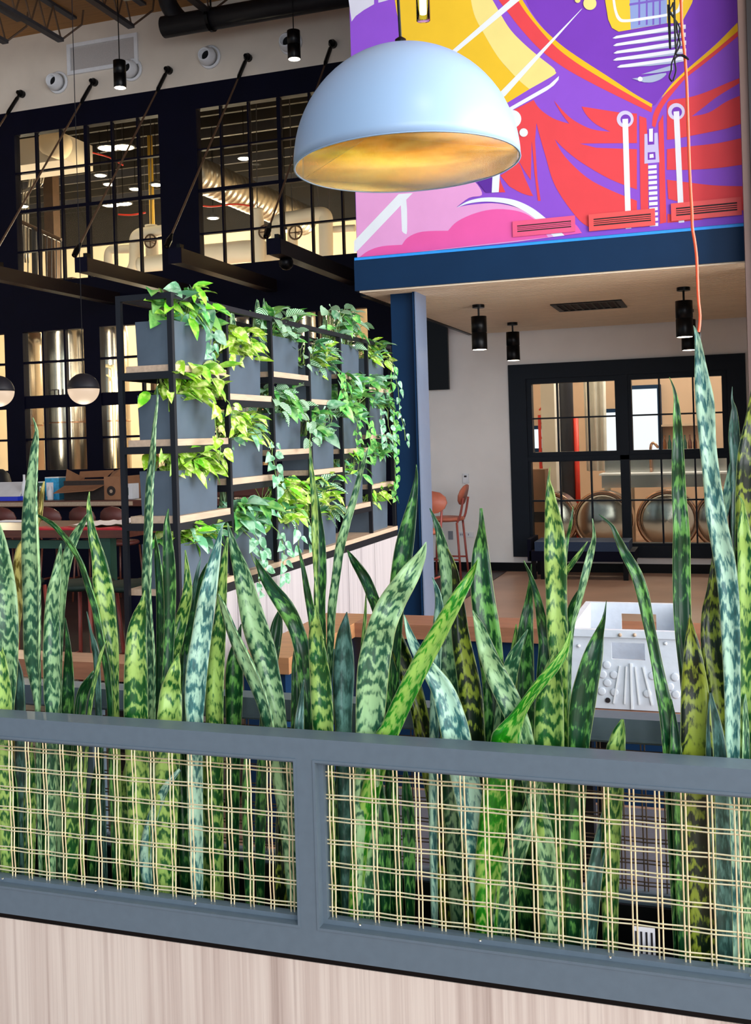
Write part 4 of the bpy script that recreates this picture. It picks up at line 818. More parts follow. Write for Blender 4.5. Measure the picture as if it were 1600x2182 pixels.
part('front_flap', quad(((113, 1052, -.25), (198, 1046, -.25), (222, 1034, 0), (137, 1036, 0)), yb2), M['card'], t); part('left_flap', quad(((138, 1034, .05), (155, 1032, .3), (180, 1020, .4), (142, 1001, .05)), yb2), M['card'], t)
part('back_flap', quad(((168, 1018, .43), (228, 1016, .43), (242, 1003, .5), (170, 1006, .5)), yb2), M['card'], t); part('right_flap', quad(((222, 1032, 0), (256, 1030, .1), (256, 1000, .3), (240, 1006, .4)), yb2), M['card'], t)
c = onY(237, 1046, yb2); part('emblem', MB().lathe([(.055, -.003), (.055, 0), (0, -.003)], (c.x, yb2, c.z), 20, 'y'), M['bluep' if False else 'cardd'], t)
part('emblem_figure', MB().lathe([(.0, -.006), (.022, -.005), (.022, -.003)], (c.x, yb2, c.z-.004), 6, 'y'), M['board'], t)
for px, py, w, h, m, lab in ((118, 1050, .19, .25, 'cyan', 'cyan and white printed carton left of the cardboard box'), (94, 1046, .07, .2, 'green', 'small green and white packet beside the printed carton'), (278, 1048, .12, .16, 'wplast', 'white tub with green label seen through the shelf'), (236, 1046, .0, 0, '', '')):
    if not h: continue
    c = onY(px, py, 10.2); t = thing('printed_carton', lab, 'carton', (c.x, 10.2, .99), 'cartons on the back counter')
    part('body', MB().box(c.x-w/2, c.x+w/2, 10.14, 10.28, .99, .99+h), M[m], t); part('label_panel', MB().box(c.x-w/2+.02, c.x+w*.1, 10.137, 10.14, 1.03, .99+h*.8), M['paper' if m != 'wplast' else 'green'], t); part('lid', MB().box(c.x-w/2, c.x+w/2, 10.14, 10.28, .99+h, .99+h+.012), M['wplast'], t)
for px, m, h, lab in ((52, 'wplast', .30, 'white spray bottle on the back counter left of the tall leaf'), (88, 'amber', .14, 'small dark jar on the back counter'), (107, 'wplast', .16, 'clear white cup in front of the cyan carton'), (200, 'wplast', .1, 'white cup behind the cardboard box')):
    c = onY(px, 1040, 10.1); solo('bottle', MB().lathe([(.032, 0), (.035, .01), (.035, h*.6), (.014, h*.78), (.014, h), (0, h)], (c.x, 10.1, .99), 14), M[m], lab, 'bottle', 'bottles on the back counter', True)
a, b = onY(0, 1074, 9.97), onY(38, 1068, 9.97)
t = thing('blue_case', 'bright blue and white tilted box at the left end of the back counter', 'box', (a.x, 10.1, .99)); part('base_tray', MB().box(a.x-.2, b.x, 9.97, 10.3, .992, 1.04), M['bluep'], t)
mb = MB(); mb.v = [(a.x-.2, 10.02, 1.04), (b.x-.02, 10.02, 1.04), (b.x-.12, 10.25, 1.2), (a.x-.25, 10.25, 1.2), (a.x-.2, 10.04, 1.03), (b.x-.02, 10.04, 1.03), (b.x-.12, 10.27, 1.19), (a.x-.25, 10.27, 1.19)]; mb.f = [(0, 1, 2, 3), (7, 6, 5, 4)]+[(i, 4+i, 4+(i+1) % 4, (i+1) % 4) for i in range(4)]
part('tilted_lid', mb, M['wplast'], t)
c = onY(18, 1030, 10.6); solo('black_bag', MB().lathe([(.0, 0), (.2, .01), (.22, .1), (.17, .3), (.1, .36), (0, .37)], (c.x, 10.35, .99), 16), M['tank'], 'dark slumped bag on the back counter at the far left', 'bag', None, True)
# ================================================================== PLANT SHELF
XF, XK, Y0, DY = -2.10, -2.36, 3.70, .485
sh = thing('plant_shelf', 'tall black steel room divider shelf with pale boards over woodgrain cabinets', 'shelf', (-2.23, 3.7, 0))
for i in range(7):
    y = Y0+i*DY
    for x in (XF-.022, XK): part('post', MB().box(x, x+.022, y, y+.020, 1.0 if 0 < i else 0, 2.19), M['shelfblk'], sh)
for x in (XF-.022, XK): part('top_rail', MB().box(x, x+.022, Y0, Y0+6*DY+.020, 2.19, 2.214), M['shelfblk'], sh)
for i in (0, 6): part('end_rail', MB().box(XK+.022, XF-.022, Y0+i*DY, Y0+i*DY+.020, 2.19, 2.214), M['shelfblk'], sh)
LV = [[1.905, 1.60, 1.285], [1.80, 1.415], [1.925, 1.535], [1.80, 1.415], [1.96, 1.52, 1.18], [1.90, 1.60, 1.285]]
for i, zs in enumerate(LV):
    a, b = Y0+i*DY+.020, Y0+(i+1)*DY
    for z in zs:
        part('board', MB().box(XK+.03, XF-.006, a, b, z-.010, z+.018), M['board'], sh)
        for x in (XF-.022, XK): part('shelf_rail', MB().box(x, x+.022, a, b, z-.040, z-.010), M['shelfblk'], sh)
        part('side_rail', MB().box(XK+.022, XF-.022, a-.02, a, z-.040, z-.010), M['shelfblk'], sh)
part('cabinet_top', MB().box(XK, XF+.004, Y0+.032, Y0+6*DY+.03, .975, 1.0), M['board'], sh)
part('cabinet_rail', MB().box(XF-.03, XF+.002, Y0+.032, Y0+6*DY+.03, .935, .975), M['shelfblk'], sh)
part('cabinet_body', MB().box(XK, XF-.022, Y0+.034, Y0+6*DY+.03, .0, .975), M['navy'], sh)
for i in range(6): part('cabinet_door', MB().box(XF-.02, XF, Y0+i*DY+.036, Y0+(i+1)*DY+.029, .03, .934), M['lam2'], sh)
# leaf shapes: unit length along +Y, normal +Z
def leafmesh(kind, droop, m, nm):
    prof = dict(heart=[(-.10, .30), (.05, .62), (.25, .74), (.5, .60), (.75, .34), (1, .0)], lance=[(0, .08), (.15, .30), (.4, .42), (.65, .34), (.85, .17), (1, 0)],
                round=[(0, .1), (.15, .52), (.4, .72), (.65, .64), (.85, .38), (1, .04)], sword=[(0, .14), (.3, .17), (.6, .15), (.85, .08), (1, 0)])[kind]
    v, f, uv = [], [], []
    for t, w in prof:
        z = -droop*t*t
        for k, s in ((-1, -.5), (-.5, -.25), (0, 0), (.5, .25), (1, .5)): v.append((s*w, t-(.05 if kind == 'heart' and t < 0 and k == 0 else 0)*-1, z+abs(s)*w*.35)); uv.append((.5+s*w/.76, max(t, 0)))
    for i in range(len(prof)-1):
        for k in range(4): f.append((i*5+k, i*5+k+1, i*5+6+k, i*5+5+k))
    me = bpy.data.meshes.new(nm); me.from_pydata(v, [], f); ul = me.uv_layers.new(name='UVMap')
    for lp in me.loops: ul.data[lp.index].uv = uv[lp.vertex_index]
    me.polygons.foreach_set('use_smooth', [True]*len(me.polygons)); me.materials.append(FO[m]); me.update(); return me
_lm = {}
def LM(kind, m, d): 
    k = (kind, m, d)
    if k not in _lm: _lm[k] = leafmesh(kind, d, m, 'leaf_%s_%s_%d' % (kind, m, int(d*100)))
    return _lm[k]
def put_leaf(parent, me, base, d, up, L, roll=0):
    d = d.normalized(); n = (up - d*up.dot(d)); n = n.normalized() if n.length > 1e-4 else d.orthogonal().normalized()
    x = d.cross(n); M4 = Matrix((x, d, n)).transposed().to_4x4() @ Matrix.Rotation(roll, 4, 'Y') @ Matrix.Diagonal((L, L, L, 1))
    return link_mesh('leaf', me, Matrix.Translation(base) @ M4, parent)
OUT = Vector((1, -.45, 0)).normalized()
def plant(name, label, y0, y1, z, mix, n, seed, L=.085, rise=.10, trail=(), spikes=0, spike_m='b', spread=1.0):
    n = int(n*1.9); L *= .88; rg = random.Random(seed); t = thing(name, label, 'plant', ((XF-.1), (y0+y1)/2, z), 'plants in the shelf troughs'); st = MB()
    for i in range(n):
        b = Vector((rg.uniform(XK+.09, XF-.05), rg.uniform(y0+.03, y1-.03), z-.01))
        az = rg.uniform(-1.9, 1.7); out = Vector((math.cos(az), math.sin(az), 0)); out = (out*.7+Vector((.7, -.1, 0))*rg.random()).normalized()
        h = rg.uniform(.0, rise*1.05); rch = rg.uniform(.02, .10)*spread; tip = b+Vector((0, 0, h))+out*rch
        st.tube([b, b+Vector((0, 0, h*.7))+out*rch*.4, tip], .0018, 4, False)
        kind, m = rg.choice(mix); el = rg.uniform(-.9, .55); d = out*math.cos(el)+Vector((0, 0, math.sin(el)))
        up = Vector((0, 0, 1))*.7+OUT*rg.uniform(.2, .9)+Vector((rg.uniform(-.3, .3), rg.uniform(-.3, .3), 0))
        put_leaf(t, LM(kind, m, rg.choice((.1, .25, .4))), tip, d, up, L*rg.uniform(.7, 1.35), rg.uniform(-.4, .4))
    for (dy, ln, kind, m, k) in trail:                     # hanging vines: offset along the trough, length, leaf kind
        p = Vector((XF-.06, y0+(y1-y0)*dy, z)); P = [p, p+Vector((.05, 0, .03)), p+Vector((.10, rg.uniform(-.02, .04), -.03))]; q = P[-1]
        for s in range(int(ln/.05)): q = q+Vector((rg.uniform(-.012, .014), rg.uniform(-.02, .028), -.05)); P.append(q)
        st.tube(P, .0022, 5, False)
        for s in range(2, len(P)):
            for sd in ((1, -1) if k > 1 else (rg.choice((1, -1)),)):
                d = Vector((rg.uniform(.1, .5), sd*rg.uniform(.5, 1), -rg.uniform(.2, .9))); put_leaf(t, LM(kind, m, .25), P[s]+d.normalized()*.025, d, OUT+Vector((0, 0, .4)), L*rg.uniform(.6, 1.0), rg.uniform(-.3, .3))
    part('stem', st, M['stem'], t)
    for s in range(spikes):
        b = Vector((XK+.08+rg.uniform(0, .05), y0+.06+(y1-y0-.1)*rg.random(), z-.02)); hh = rg.uniform(.16, .27); tp = b+Vector((rg.uniform(-.02, .02), rg.uniform(-.03, .03), hh))
        blade(t, [b, b.lerp(tp, .3), b.lerp(tp, .6), b.lerp(tp, .85), tp], [.028, .036, .034, .02, .002], SN[spike_m], rg.uniform(-.4, .6))
    return t
def blade(parent, cs, ws, m, yaw=0, label=None, thick=.05, cup=.22, n=20, name='leaf'):
    """a sword leaf: centres, widths; lens section with a shallow channel"""
    S = cr([(c.x, c.y, c.z, w) for c, w in zip(cs, ws)], max(2, int(n/(len(cs)-1))+1)); v, f, uv = [], [], []; org = _org.get(parent, Vector()); ln = 0
    N0 = Vector((math.sin(yaw), -math.cos(yaw), .0)); pv = None; m0 = len(S)
    for i, s in enumerate(S):
        c = Vector(s[:3]); w = max(s[3], .0012); a = Vector(S[max(i-1, 0)][:3]); b = Vector(S[min(i+1, m0-1)][:3]); T = (b-a).normalized()
        sd = T.cross(N0); sd = sd.normalized() if sd.length > 1e-3 else Vector((1, 0, 0)); nn = sd.cross(T).normalized()
        if nn.dot(N0) < 0: nn = -nn
        if pv is not None: ln += (c-pv).length
        pv = c; th = w*thick+.0008
        for (u, o) in ((-.5, .5), (-.25, 0), (0, -.25), (.25, 0), (.5, .5)): v.append(c+sd*u*w+nn*(o*cup*w*2+th-cup*w*.3)-org); uv.append((.5-u, ln))
        for (u, o) in ((.25, 0), (0, -.25), (-.25, 0)): v.append(c+sd*u*w+nn*(o*cup*w*2-th*1.2-cup*w*.3)-org); uv.append((.5-u, ln))
    for i in range(m0-1):
        for k in range(8): f.append((i*8+k, i*8+(k+1) % 8, (i+1)*8+(k+1) % 8, (i+1)*8+k))
    f.append(tuple(range(8))[::-1]); f.append(tuple((m0-1)*8+k for k in range(8)))
    me = bpy.data.meshes.new('leaf'); me.from_pydata([tuple(x) for x in v], [], f); ul = me.uv_layers.new(name='UVMap')
    for lp in me.loops: ul.data[lp.index].uv = uv[lp.vertex_index]
    me.polygons.foreach_set('use_smooth', [True]*len(me.polygons)); me.materials.append(m); me.update()
    o = bpy.data.objects.new(name, me); C.objects.link(o); o.parent = parent
    return tag(o, label)
ROWN = ['first', 'second', 'third', 'fourth', 'fifth', 'sixth']
LEV = ['top', 'second', 'third', 'fourth']
ff = [('heart', 'grey'), ('heart', 'green'), ('lance', 'bright')]
li = [('heart', 'lime'), ('lance', 'lime'), ('lance', 'bright')]
sp_ = [('round', 'stripe'), ('round', 'stripe'), ('heart', 'green')]
gr = [('heart', 'grey'), ('heart', 'green')]
mx = [('lance', 'stripe'), ('lance', 'lime'), ('lance', 'bright'), ('lance', 'darkg')]
cells = [ # bay, z of board top, plant text, mix, n, kwargs
 (0, 0, 'grey-green philodendron with one hanging heart leaf', ff, 46, dict(rise=.16, trail=[(.62, .10, 'heart', 'grey', 2)], L=.09)),
 (0, 1, 'lime pothos with a long trailing vine', li+[('lance', 'bright')], 52, dict(rise=.15, trail=[(.6, .26, 'heart', 'lime', 1), (.9, .15, 'lance', 'lime', 2)], L=.1)),
 (0, 2, 'variegated lime pothos', li, 50, dict(rise=.11, L=.085)),
 (0, 3, 'lime pothos with grey leaves, lowest in its column', li+gr, 34, dict(rise=.09, L=.08)),
 (1, 0, 'lime pothos with small snake plant blades behind', li, 44, dict(rise=.13, spikes=4, L=.085)),
 (1, 1, 'lime pothos with grey leaves hanging to the right', li+[('lance', 'grey')], 46, dict(rise=.12, trail=[(.85, .22, 'heart', 'grey', 2)], L=.085)),
 (1, 3, 'grey-green philodendron with two snake plant blades', gr, 46, dict(rise=.14, spikes=3, trail=[(.3, .16, 'heart', 'grey', 2), (.9, .2, 'heart', 'grey', 2), (.1, .3, 'heart', 'grey', 1)], L=.085)),
 (2, 0, 'striped round-leaf peperomia with snake plant blades', sp_, 40, dict(rise=.15, spikes=4, trail=[(.8, .15, 'round', 'stripe', 1)], L=.08)),
 (2, 1, 'striped round-leaf peperomia', sp_, 46, dict(rise=.14, trail=[(.85, .12, 'round', 'stripe', 2)], L=.085)),
 (2, 3, 'bright lime croton and striped leaves', li+mx, 60, dict(rise=.22, L=.095, trail=[(.25, .12, 'heart', 'grey', 1), (.8, .14, 'heart', 'grey', 1)])),
 (3, 0, 'striped lance-leaf plant', mx, 40, dict(rise=.15, L=.1, trail=[(.8, .16, 'heart', 'green', 2)])),
 (3, 1, 'green heart-leaf mix with a long thin arching blade', gr+[('lance', 'stripe')], 48, dict(rise=.17, L=.09)),
 (3, 3, 'striped calathea', mx+[('lance', 'stripe')], 50, dict(rise=.22, L=.105)),
 (4, 0, 'striped peperomia reaching above the top rail', sp_+[('lance', 'grey')], 44, dict(rise=.22, L=.085, spikes=1)),
 (4, 1, 'dense green philodendron', gr+[('lance', 'green')], 66, dict(rise=.26, L=.09, trail=[(.3, .16, 'heart', 'green', 2), (.8, .24, 'heart', 'green', 2)])),
 (4, 2, 'small upright green plant', [('lance', 'green'), ('heart', 'grey'), ('lance', 'bright')], 28, dict(rise=.17, L=.08)),
 (5, 0, 'lime pothos with a long vine hanging past the right end', li+gr, 40, dict(rise=.13, L=.075, trail=[(.95, .35, 'heart', 'green', 1), (.98, .5, 'heart', 'grey', 1)])),
 (5, 1, 'dense grey-green philodendron spilling over', gr, 64, dict(rise=.2, L=.085, trail=[(.2, .2, 'heart', 'grey', 2), (.6, .25, 'heart', 'grey', 1), (.9, .3, 'heart', 'green', 2)])),
 (5, 2, 'green heart-leaf plant', gr, 36, dict(rise=.13, L=.075, trail=[(.9, .25, 'heart', 'green', 2)])),
 (5, 3, 'small lime plant, lowest at the right end', li, 34, dict(rise=.12, L=.075))]
for i, (bay, row, txt, mixx, n, kw) in enumerate(cells):
    z = (LV[bay]+[.982]*4)[row] if row < len(LV[bay]) else .982
    z += .018; a = Y0+bay*DY+.05; b = a+.37
    lvl = ('on the cabinet top' if row == 3 else 'on the %s board' % LEV[row])
    h = .185 if not (bay == 2 and row == 3) else .19
    t = thing('trough_planter', 'slate grey trough planter %s in the %s bay of the shelf' % (lvl, ROWN[bay]), 'planter', (XF-.12, a+.18, z), 'slate trough planters on the shelf')
    w = MB().frustum(XK+.06, XF-.032, a, b, z, z+h, .004); w.f.pop(1)
    part('trough', w, M['pot'], t); part('soil', MB().box(XK+.064, XF-.036, a+.004, b-.004, z+h-.03, z+h-.012), M['soil'], t)
    plant('shelf_plant', '%s, %s, %s bay' % (txt, 'cabinet top' if row == 3 else LEV[row]+' board', ROWN[bay]), a, b, z+h, mixx, n, 40+i, **kw)
# long arching blade in the fourth bay
# ================================================================== FRONT PLANTER
YP, YK = 2.2, 2.52
pla = thing('planter_divider', 'long waist-high planter with charcoal frame, brass wire mesh and pale woodgrain front', 'planter', (-1, 2.35, 0))
ZT, ZB1, ZB0 = .91, .47, .405
XA, XB = -2.9, .62
for (y0, y1, back) in ((YP, YP+.07, False), (YK, YK+.07, True)):
    part('top_rail', MB().box(XA, XB, y0, y1, .862, ZT), M['rail'], pla); part('bottom_rail', MB().box(XA, XB, y0, y1, ZB0, ZB1), M['rail'], pla)
    xp = [-2.2, onY(653, 1800, YP).x, .34] if not back else [-1.75, -.93, .34]
    for x in xp: part('post', MB().box(x-.021, x+.021, y0, y1, ZB1, .862), M['rail'], pla)
    xs = sorted([XA-.02]+xp+[XB+.02])
    for a, b in zip(xs, xs[1:]):
        a += .021; b -= .021
        if b-a < .2: continue
        tr = MB(); ym = y0+.03; e = .017
        for q in ((a, b, ZB1, ZB1+e), (a, b, .862-e, .862), (a, a+e, ZB1+e, .862-e), (b-e, b, ZB1+e, .862-e)): tr.box(q[0], q[1], ym-.008, ym+.018, q[2], q[3])
        for q in ((a, b, ZB1, ZB1+.006), (a, b, .856, .862), (a, a+.006, ZB1+.006, .856), (b-.006, b, ZB1+.006, .856)): tr.box(q[0], q[1], y0-.002, ym, q[2], q[3])
        pn = part('mesh_panel', tr, M['rail'], pla)
        pit, g, rw = .0525, .0044, .0018; zc = onY(606, 1642, YP+.035).z; x_ref = onY(708, 1800, YP+.035).x
        zl = [zc-i*pit for i in range(-2, 12) if ZB1+.02 < zc-i*pit < .862-.012]
        k0 = math.floor((a-x_ref)/pit)-1; xl = [x_ref+k*pit for k in range(k0, k0+80) if a+.012 < x_ref+k*pit < b-.01]
        m = M['brass'] if not back else M['joistb']; yy = ym+.006; A = .0016
        for i, x in enumerate(xl):
            for s in (-1, 1):
                P = [(x+s*g, yy, .862-e+.004)]
                for j, z in enumerate(zl): P += [(x+s*g, yy+A*(1 if (i+j) % 2 else -1), z)]
                P += [(x+s*g, yy, ZB1+e-.004)]
                part('wire', MB().tube(P, rw, 5, False), m, pn)
        for j, z in enumerate(zl):
            for s in (-1, 1):
                P = [(a+e-.004, yy, z+s*g)]
                for i, x in enumerate(xl): P += [(x, yy+A*(-1 if (i+j) % 2 else 1), z+s*g)]
                P += [(b-e+.004, yy, z+s*g)]
                part('wire', MB().tube(P, rw, 5, False), m, pn)
        if not back:
            for x in [a+.1+k*.28 for k in range(12) if a+.1+k*.28 < b-.03]:
                for zz, sg in ((ZB1+.017, 1), (.862-.006, -1)): part('screw', MB().lathe([(.0035, 0), (.003, sg*.002), (0, sg*.0025)], (x, y0+.014, zz if sg > 0 else .856), 8), M['steel'], pn)
part('shadow_gap_strip', MB().box(XA, XB, YP+.014, YP+.05, .385, ZB0), M['black'], pla)  # black strip that stands in for the shade in the gap
part('front_panel', MB().box(XA, XB, YP+.012, YP+.04, 0, .387), M['lam'], pla); part('back_panel', MB().box(XA, XB, YK+.03, YK+.06, 0, ZB0), M['lam'], pla)
part('inner_liner', MB().box(XA, XB, YP+.072, YP+.08, .1, .43).box(XA, XB, YK-.012, YK-.004, .1, .47).box(XA, XB, YP+.08, YK-.012, .1, .12), M['liner'], pla)
part('soil', MB().box(XA, XB, YP+.08, YK-.012, .3, .36), M['soil'], pla)
# ------------------------------------------------------------------ snake plants: blades traced tip first (x, y, width in pixels)
ZSOIL = .35
PL = {}
def plabel(k, txt): PL[k] = txt
LEAVES = []
def lf(plant_key, m, Y, pts, label=None, yaw=None): LEAVES.append((plant_key, m, Y, pts, label, yaw))
f_, m_, b_ = 2.315, 2.385, 2.455
lf(0,'b',f_,[(-8,1100,3),(2,1160,30),(10,1250,54),(14,1340,58),(12,1440,54),(8,1530,46)])
lf(0,'a',2.30,[(0,1365,2),(6,1420,26),(12,1480,32),(12,1535,32)]); lf(0,'d',m_,[(36,1400,3),(44,1440,18),(46,1490,26),(46,1535,28)])
lf(1,'b',f_,[(70,890,2),(79,918,8),(76,955,20),(73,1003,26),(69,1058,34),(69,1113,42),(71,1187,47),(73,1242,48),(74,1333,46),(74,1400,42),(79,1450,30),(82,1500,17),(82,1530,13)])
lf(1,'y',m_,[(94,1026,2),(90,1055,11),(86,1098,13),(68,1140,16),(48,1165,18),(40,1200,20),(41,1240,22),(42,1300,15),(39,1345,8),(37,1370,5)],'yellowing leaf')
lf(2,'b',m_,[(187,1094,2),(178,1115,13),(160,1149,23),(149,1182,26),(142,1214,24),(136,1262,19),(131,1330,17),(127,1420,17),(126,1530,17)])
lf(2,'b',f_,[(130,1158,2),(129,1177,10),(125,1205,17),(122,1233,24),(118,1261,30),(115,1295,32),(115,1329,36),(115,1394,40),(115,1442,38),(115,1491,36),(113,1530,26)])
lf(3,'c',2.34,[(62,1085,2),(84,1099,6),(112,1115,11),(131,1134,13),(150,1158,14),(165,1182,13),(176,1205,14),(187,1239,16),(197,1271,17),(206,1300,18),(217,1361,19),(228,1410,20),(234,1459,18),(237,1500,16),(238,1545,16)])
lf(3,'a',m_,[(191,1048,2),(189,1070,7),(191,1092,11),(195,1121,15),(201,1149,21),(209,1177,26),(215,1205,32),(219,1233,38),(224,1261,40),(228,1295,38),(232,1329,36),(240,1377,28),(244,1426,21),(246,1465,16),(248,1540,14)])
lf(3,'c',b_,[(139,1316,2),(143,1345,8),(147,1380,14),(149,1434,25),(149,1475,30),(148,1535,30)]); lf(3,'a',f_,[(227,1365,2),(216,1394,8),(209,1426,10),(199,1467,11),(193,1507,11),(190,1540,10)])
lf(3,'d',b_,[(185,1303,1),(195,1348,7),(203,1377,16),(208,1410,16),(213,1540,16)]); lf(3,'c',b_,[(205,1425,3),(192,1448,16),(178,1475,22),(170,1530,22)])
lf(4,'b',m_,[(334,823,1),(336,847,4),(334,872,6),(330,909,10),(328,946,14),(326,984,19),(322,1021,21),(320,1070,23),(319,1120,24),(316,1205,26),(315,1256,26),(318,1320,26),(324,1400,26),(325,1545,22)])
lf(4,'a',f_,[(309,1258,2),(306,1285,16),(301,1312,32),(296,1350,44),(295,1400,50),(295,1450,53),(295,1500,54),(296,1550,53)])
lf(5,'c',2.34,[(359,1084,1),(357,1118,14),(362,1179,26),(364,1230,30),(365,1282,27),(363,1359,24),(358,1450,22),(352,1550,20)],None); lf(5,'c',b_,[(331,1140,2),(338,1195,16),(345,1280,22),(346,1400,24),(342,1550,24)])
lf(6,'a',m_,[(395,1172,2),(401,1225,15),(402,1267,24),(391,1318,30),(381,1359,32),(370,1410,30),(360,1461,28),(350,1550,26)])
lf(6,'d',b_,[(428,1188,1),(421,1220,8),(412,1270,10),(402,1340,10),(396,1420,10)]); lf(6,'c',b_,[(442,1200,2),(433,1241,22),(420,1307,30),(408,1369,34),(398,1450,34),(392,1550,34)])
lf(6,'a',f_,[(381,1392,2),(374,1430,26),(368,1470,44),(366,1510,50),(364,1550,52)])
lf(7,'w',2.33,[(475,1116,2),(464,1169,18),(454,1220,30),(445,1272,38),(438,1318,41),(431,1369,43),(424,1420,46),(419,1487,44),(418,1555,36)]); lf(7,'a',m_,[(485,1145,3),(479,1205,18),(476,1266,24),(472,1333,32),(466,1410,42),(463,1487,44),(463,1555,44)])
lf(8,'b',m_,[(485,1114,2),(501,1169,22),(519,1220,38),(533,1272,47),(548,1328,57),(566,1384,58),(578,1436,50),(590,1487,42),(601,1560,32)])
lf(8,'b',f_,[(465,1265,2),(479,1297,18),(499,1349,28),(523,1400,36),(547,1451,36),(566,1502,34),(578,1560,32)])
lf(9,'c',m_,[(543,1186,2),(560,1220,18),(583,1256,28),(610,1292,36),(631,1333,33),(645,1379,34),(651,1436,30),(656,1487,28),(660,1565,26)]); lf(9,'c',b_,[(598,1293,2),(591,1328,22),(585,1370,26),(575,1440,26),(565,1555,24)]); lf(9,'c',b_,[(514,1330,2),(508,1369,20),(505,1410,38),(504,1461,42),(502,1560,36)])
lf(10,'c',b_,[(630,1370,2),(631,1410,16),(633,1461,22),(632,1560,22)]); lf(10,'d',f_,[(647,1448,2),(641,1500,13),(637,1565,20)]); lf(10,'c',m_,[(635,1162,2),(646,1205,9),(656,1256,16),(664,1297,19),(669,1333,19),(676,1420,17),(681,1570,16)])
lf(11,'a',m_,[(660,934,1),(663,985,8),(667,1022,12),(670,1060,14),(672,1097,15),(673,1150,16),(674,1210,11),(676,1270,8),(678,1320,6)]); lf(11,'c',b_,[(672,1030,2),(678,1080,12),(682,1120,18),(685,1160,24),(686,1222,27),(684,1260,27),(684,1300,25),(687,1360,22),(689,1450,20),(690,1570,18)])
lf(11,'b',b_,[(785,953,1),(776,985,9),(766,1022,12),(757,1060,16),(746,1097,18),(735,1135,21),(726,1172,22),(721,1210,21),(716,1247,20),(711,1285,21),(708,1322,19),(707,1357,18),(702,1450,17),(698,1575,16)])
lf(11,'a',f_,[(672,1290,2),(675,1322,22),(678,1360,37),(682,1397,43),(687,1435,48),(690,1472,51),(692,1510,51),(694,1570,48)])
lf(12,'d',2.33,[(739,1304,1),(738,1335,25),(738,1365,40),(739,1397,50),(739,1435,54),(738,1472,52),(737,1515,46),(738,1580,40)],'silvery blue-green leaf')
lf(13,'b',2.30,[(908,1155,2),(898,1182,20),(883,1208,34),(863,1240,45),(838,1280,53),(819,1322,56),(809,1360,60),(801,1397,63),(796,1435,64),(791,1510,60),(787,1580,52)],None,.2)
lf(13,'c',b_,[(887,990,1),(888,1019,8),(882,1068,20),(874,1116,33),(866,1165,42),(858,1214,42),(850,1270,38),(845,1340,34),(842,1430,30),(838,1580,28)]); lf(13,'c',m_,[(740,1172,2),(754,1192,16),(772,1217,24),(786,1242,27),(796,1267,28),(805,1292,26),(816,1340,24),(826,1420,22),(834,1540,20)])
lf(13,'a',b_,[(780,1262,1),(779,1310,7),(776,1350,9),(772,1400,9),(766,1490,9)])
lf(14,'e',2.295,[(1018,1192,1),(1003,1228,18),(982,1265,27),(960,1305,33),(935,1352,37),(908,1400,40),(880,1455,41),(855,1508,42),(832,1560,42),(818,1590,42)],'bright green leaf leaning across the others',-.15)
lf(14,'o',b_,[(822,1300,2),(836,1335,24),(852,1379,36),(872,1436,40),(890,1492,36),(903,1560,34)])
lf(15,'b',b_,[(916,1083,2),(934,1123,14),(946,1169,26),(953,1215,28),(957,1256,30),(956,1307,38),(957,1384,48),(960,1461,50),(965,1575,48)]); lf(15,'w',m_,[(921,1230,1),(932,1256,12),(938,1290,20),(936,1330,24),(932,1420,24)])
lf(15,'w',f_,[(861,1310,2),(874,1354,16),(894,1395,24),(922,1435,36),(944,1470,46),(960,1518,54),(976,1585,58)])
lf(16,'c',m_,[(1025,1083,6),(1027,1123,14),(1025,1169,31),(1026,1220,42),(1030,1272,48),(1039,1333,50),(1046,1390,50),(1052,1460,44),(1056,1590,40)]); lf(16,'o',2.34,[(954,1170,2),(968,1205,12),(976,1250,22),(981,1300,34),(987,1359,44),(1000,1425,52),(1009,1487,56),(1016,1590,54)])
lf(17,'a',b_,[(1040,1285,2),(1046,1328,18),(1056,1379,24),(1058,1436,24),(1052,1512,28),(1050,1595,30)]); lf(17,'b',f_,[(1007,1300,2),(1021,1333,20),(1036,1379,34),(1057,1431,44),(1082,1482,48),(1106,1538,46),(1122,1605,42)])
lf(17,'b',m_,[(1124,1341,2),(1109,1369,14),(1092,1405,30),(1081,1450,34),(1072,1510,34)]); lf(17,'a',b_,[(1100,1330,2),(1100,1360,12),(1098,1400,20),(1095,1490,20)])
lf(18,'c',m_,[(1116,1195,1),(1133,1231,10),(1149,1282,18),(1159,1333,26),(1165,1379,30),(1160,1450,30),(1156,1590,30)]); lf(18,'a',2.345,[(1172,996,1),(1169,1022,6),(1172,1042,15),(1174,1062,22),(1178,1092,31),(1182,1123,38),(1184,1153,43),(1185,1183,45),(1186,1220,45),(1187,1256,43),(1188,1307,43),(1190,1359,42),(1193,1420,36),(1195,1510,30)])
lf(18,'a',f_,[(1187,1380,2),(1183,1420,34),(1179,1461,52),(1176,1512,63),(1176,1615,66)]); lf(18,'b',m_,[(1262,1105,1),(1265,1143,8),(1257,1179,15),(1245,1226,16),(1231,1287,12),(1220,1333,8),(1214,1400,8),(1210,1520,10)])
lf(19,'e',2.295,[(1216,1345,4),(1205,1385,16),(1181,1422,21),(1150,1458,22),(1121,1498,22),(1100,1535,34),(1084,1570,58),(1078,1600,62)],'twisted light green leaf'); lf(19,'c',b_,[(1132,1202,1),(1130,1241,8),(1126,1287,18),(1121,1328,28),(1115,1410,42),(1115,1487,44),(1115,1600,44)])
lf(20,'c',f_,[(1292,1280,1),(1287,1318,8),(1275,1359,24),(1265,1400,40),(1254,1446,47),(1246,1487,52),(1239,1538,50),(1234,1610,42)]); lf(20,'c',b_,[(1242,1245,2),(1226,1287,20),(1216,1328,22),(1210,1400,20),(1206,1540,18)])
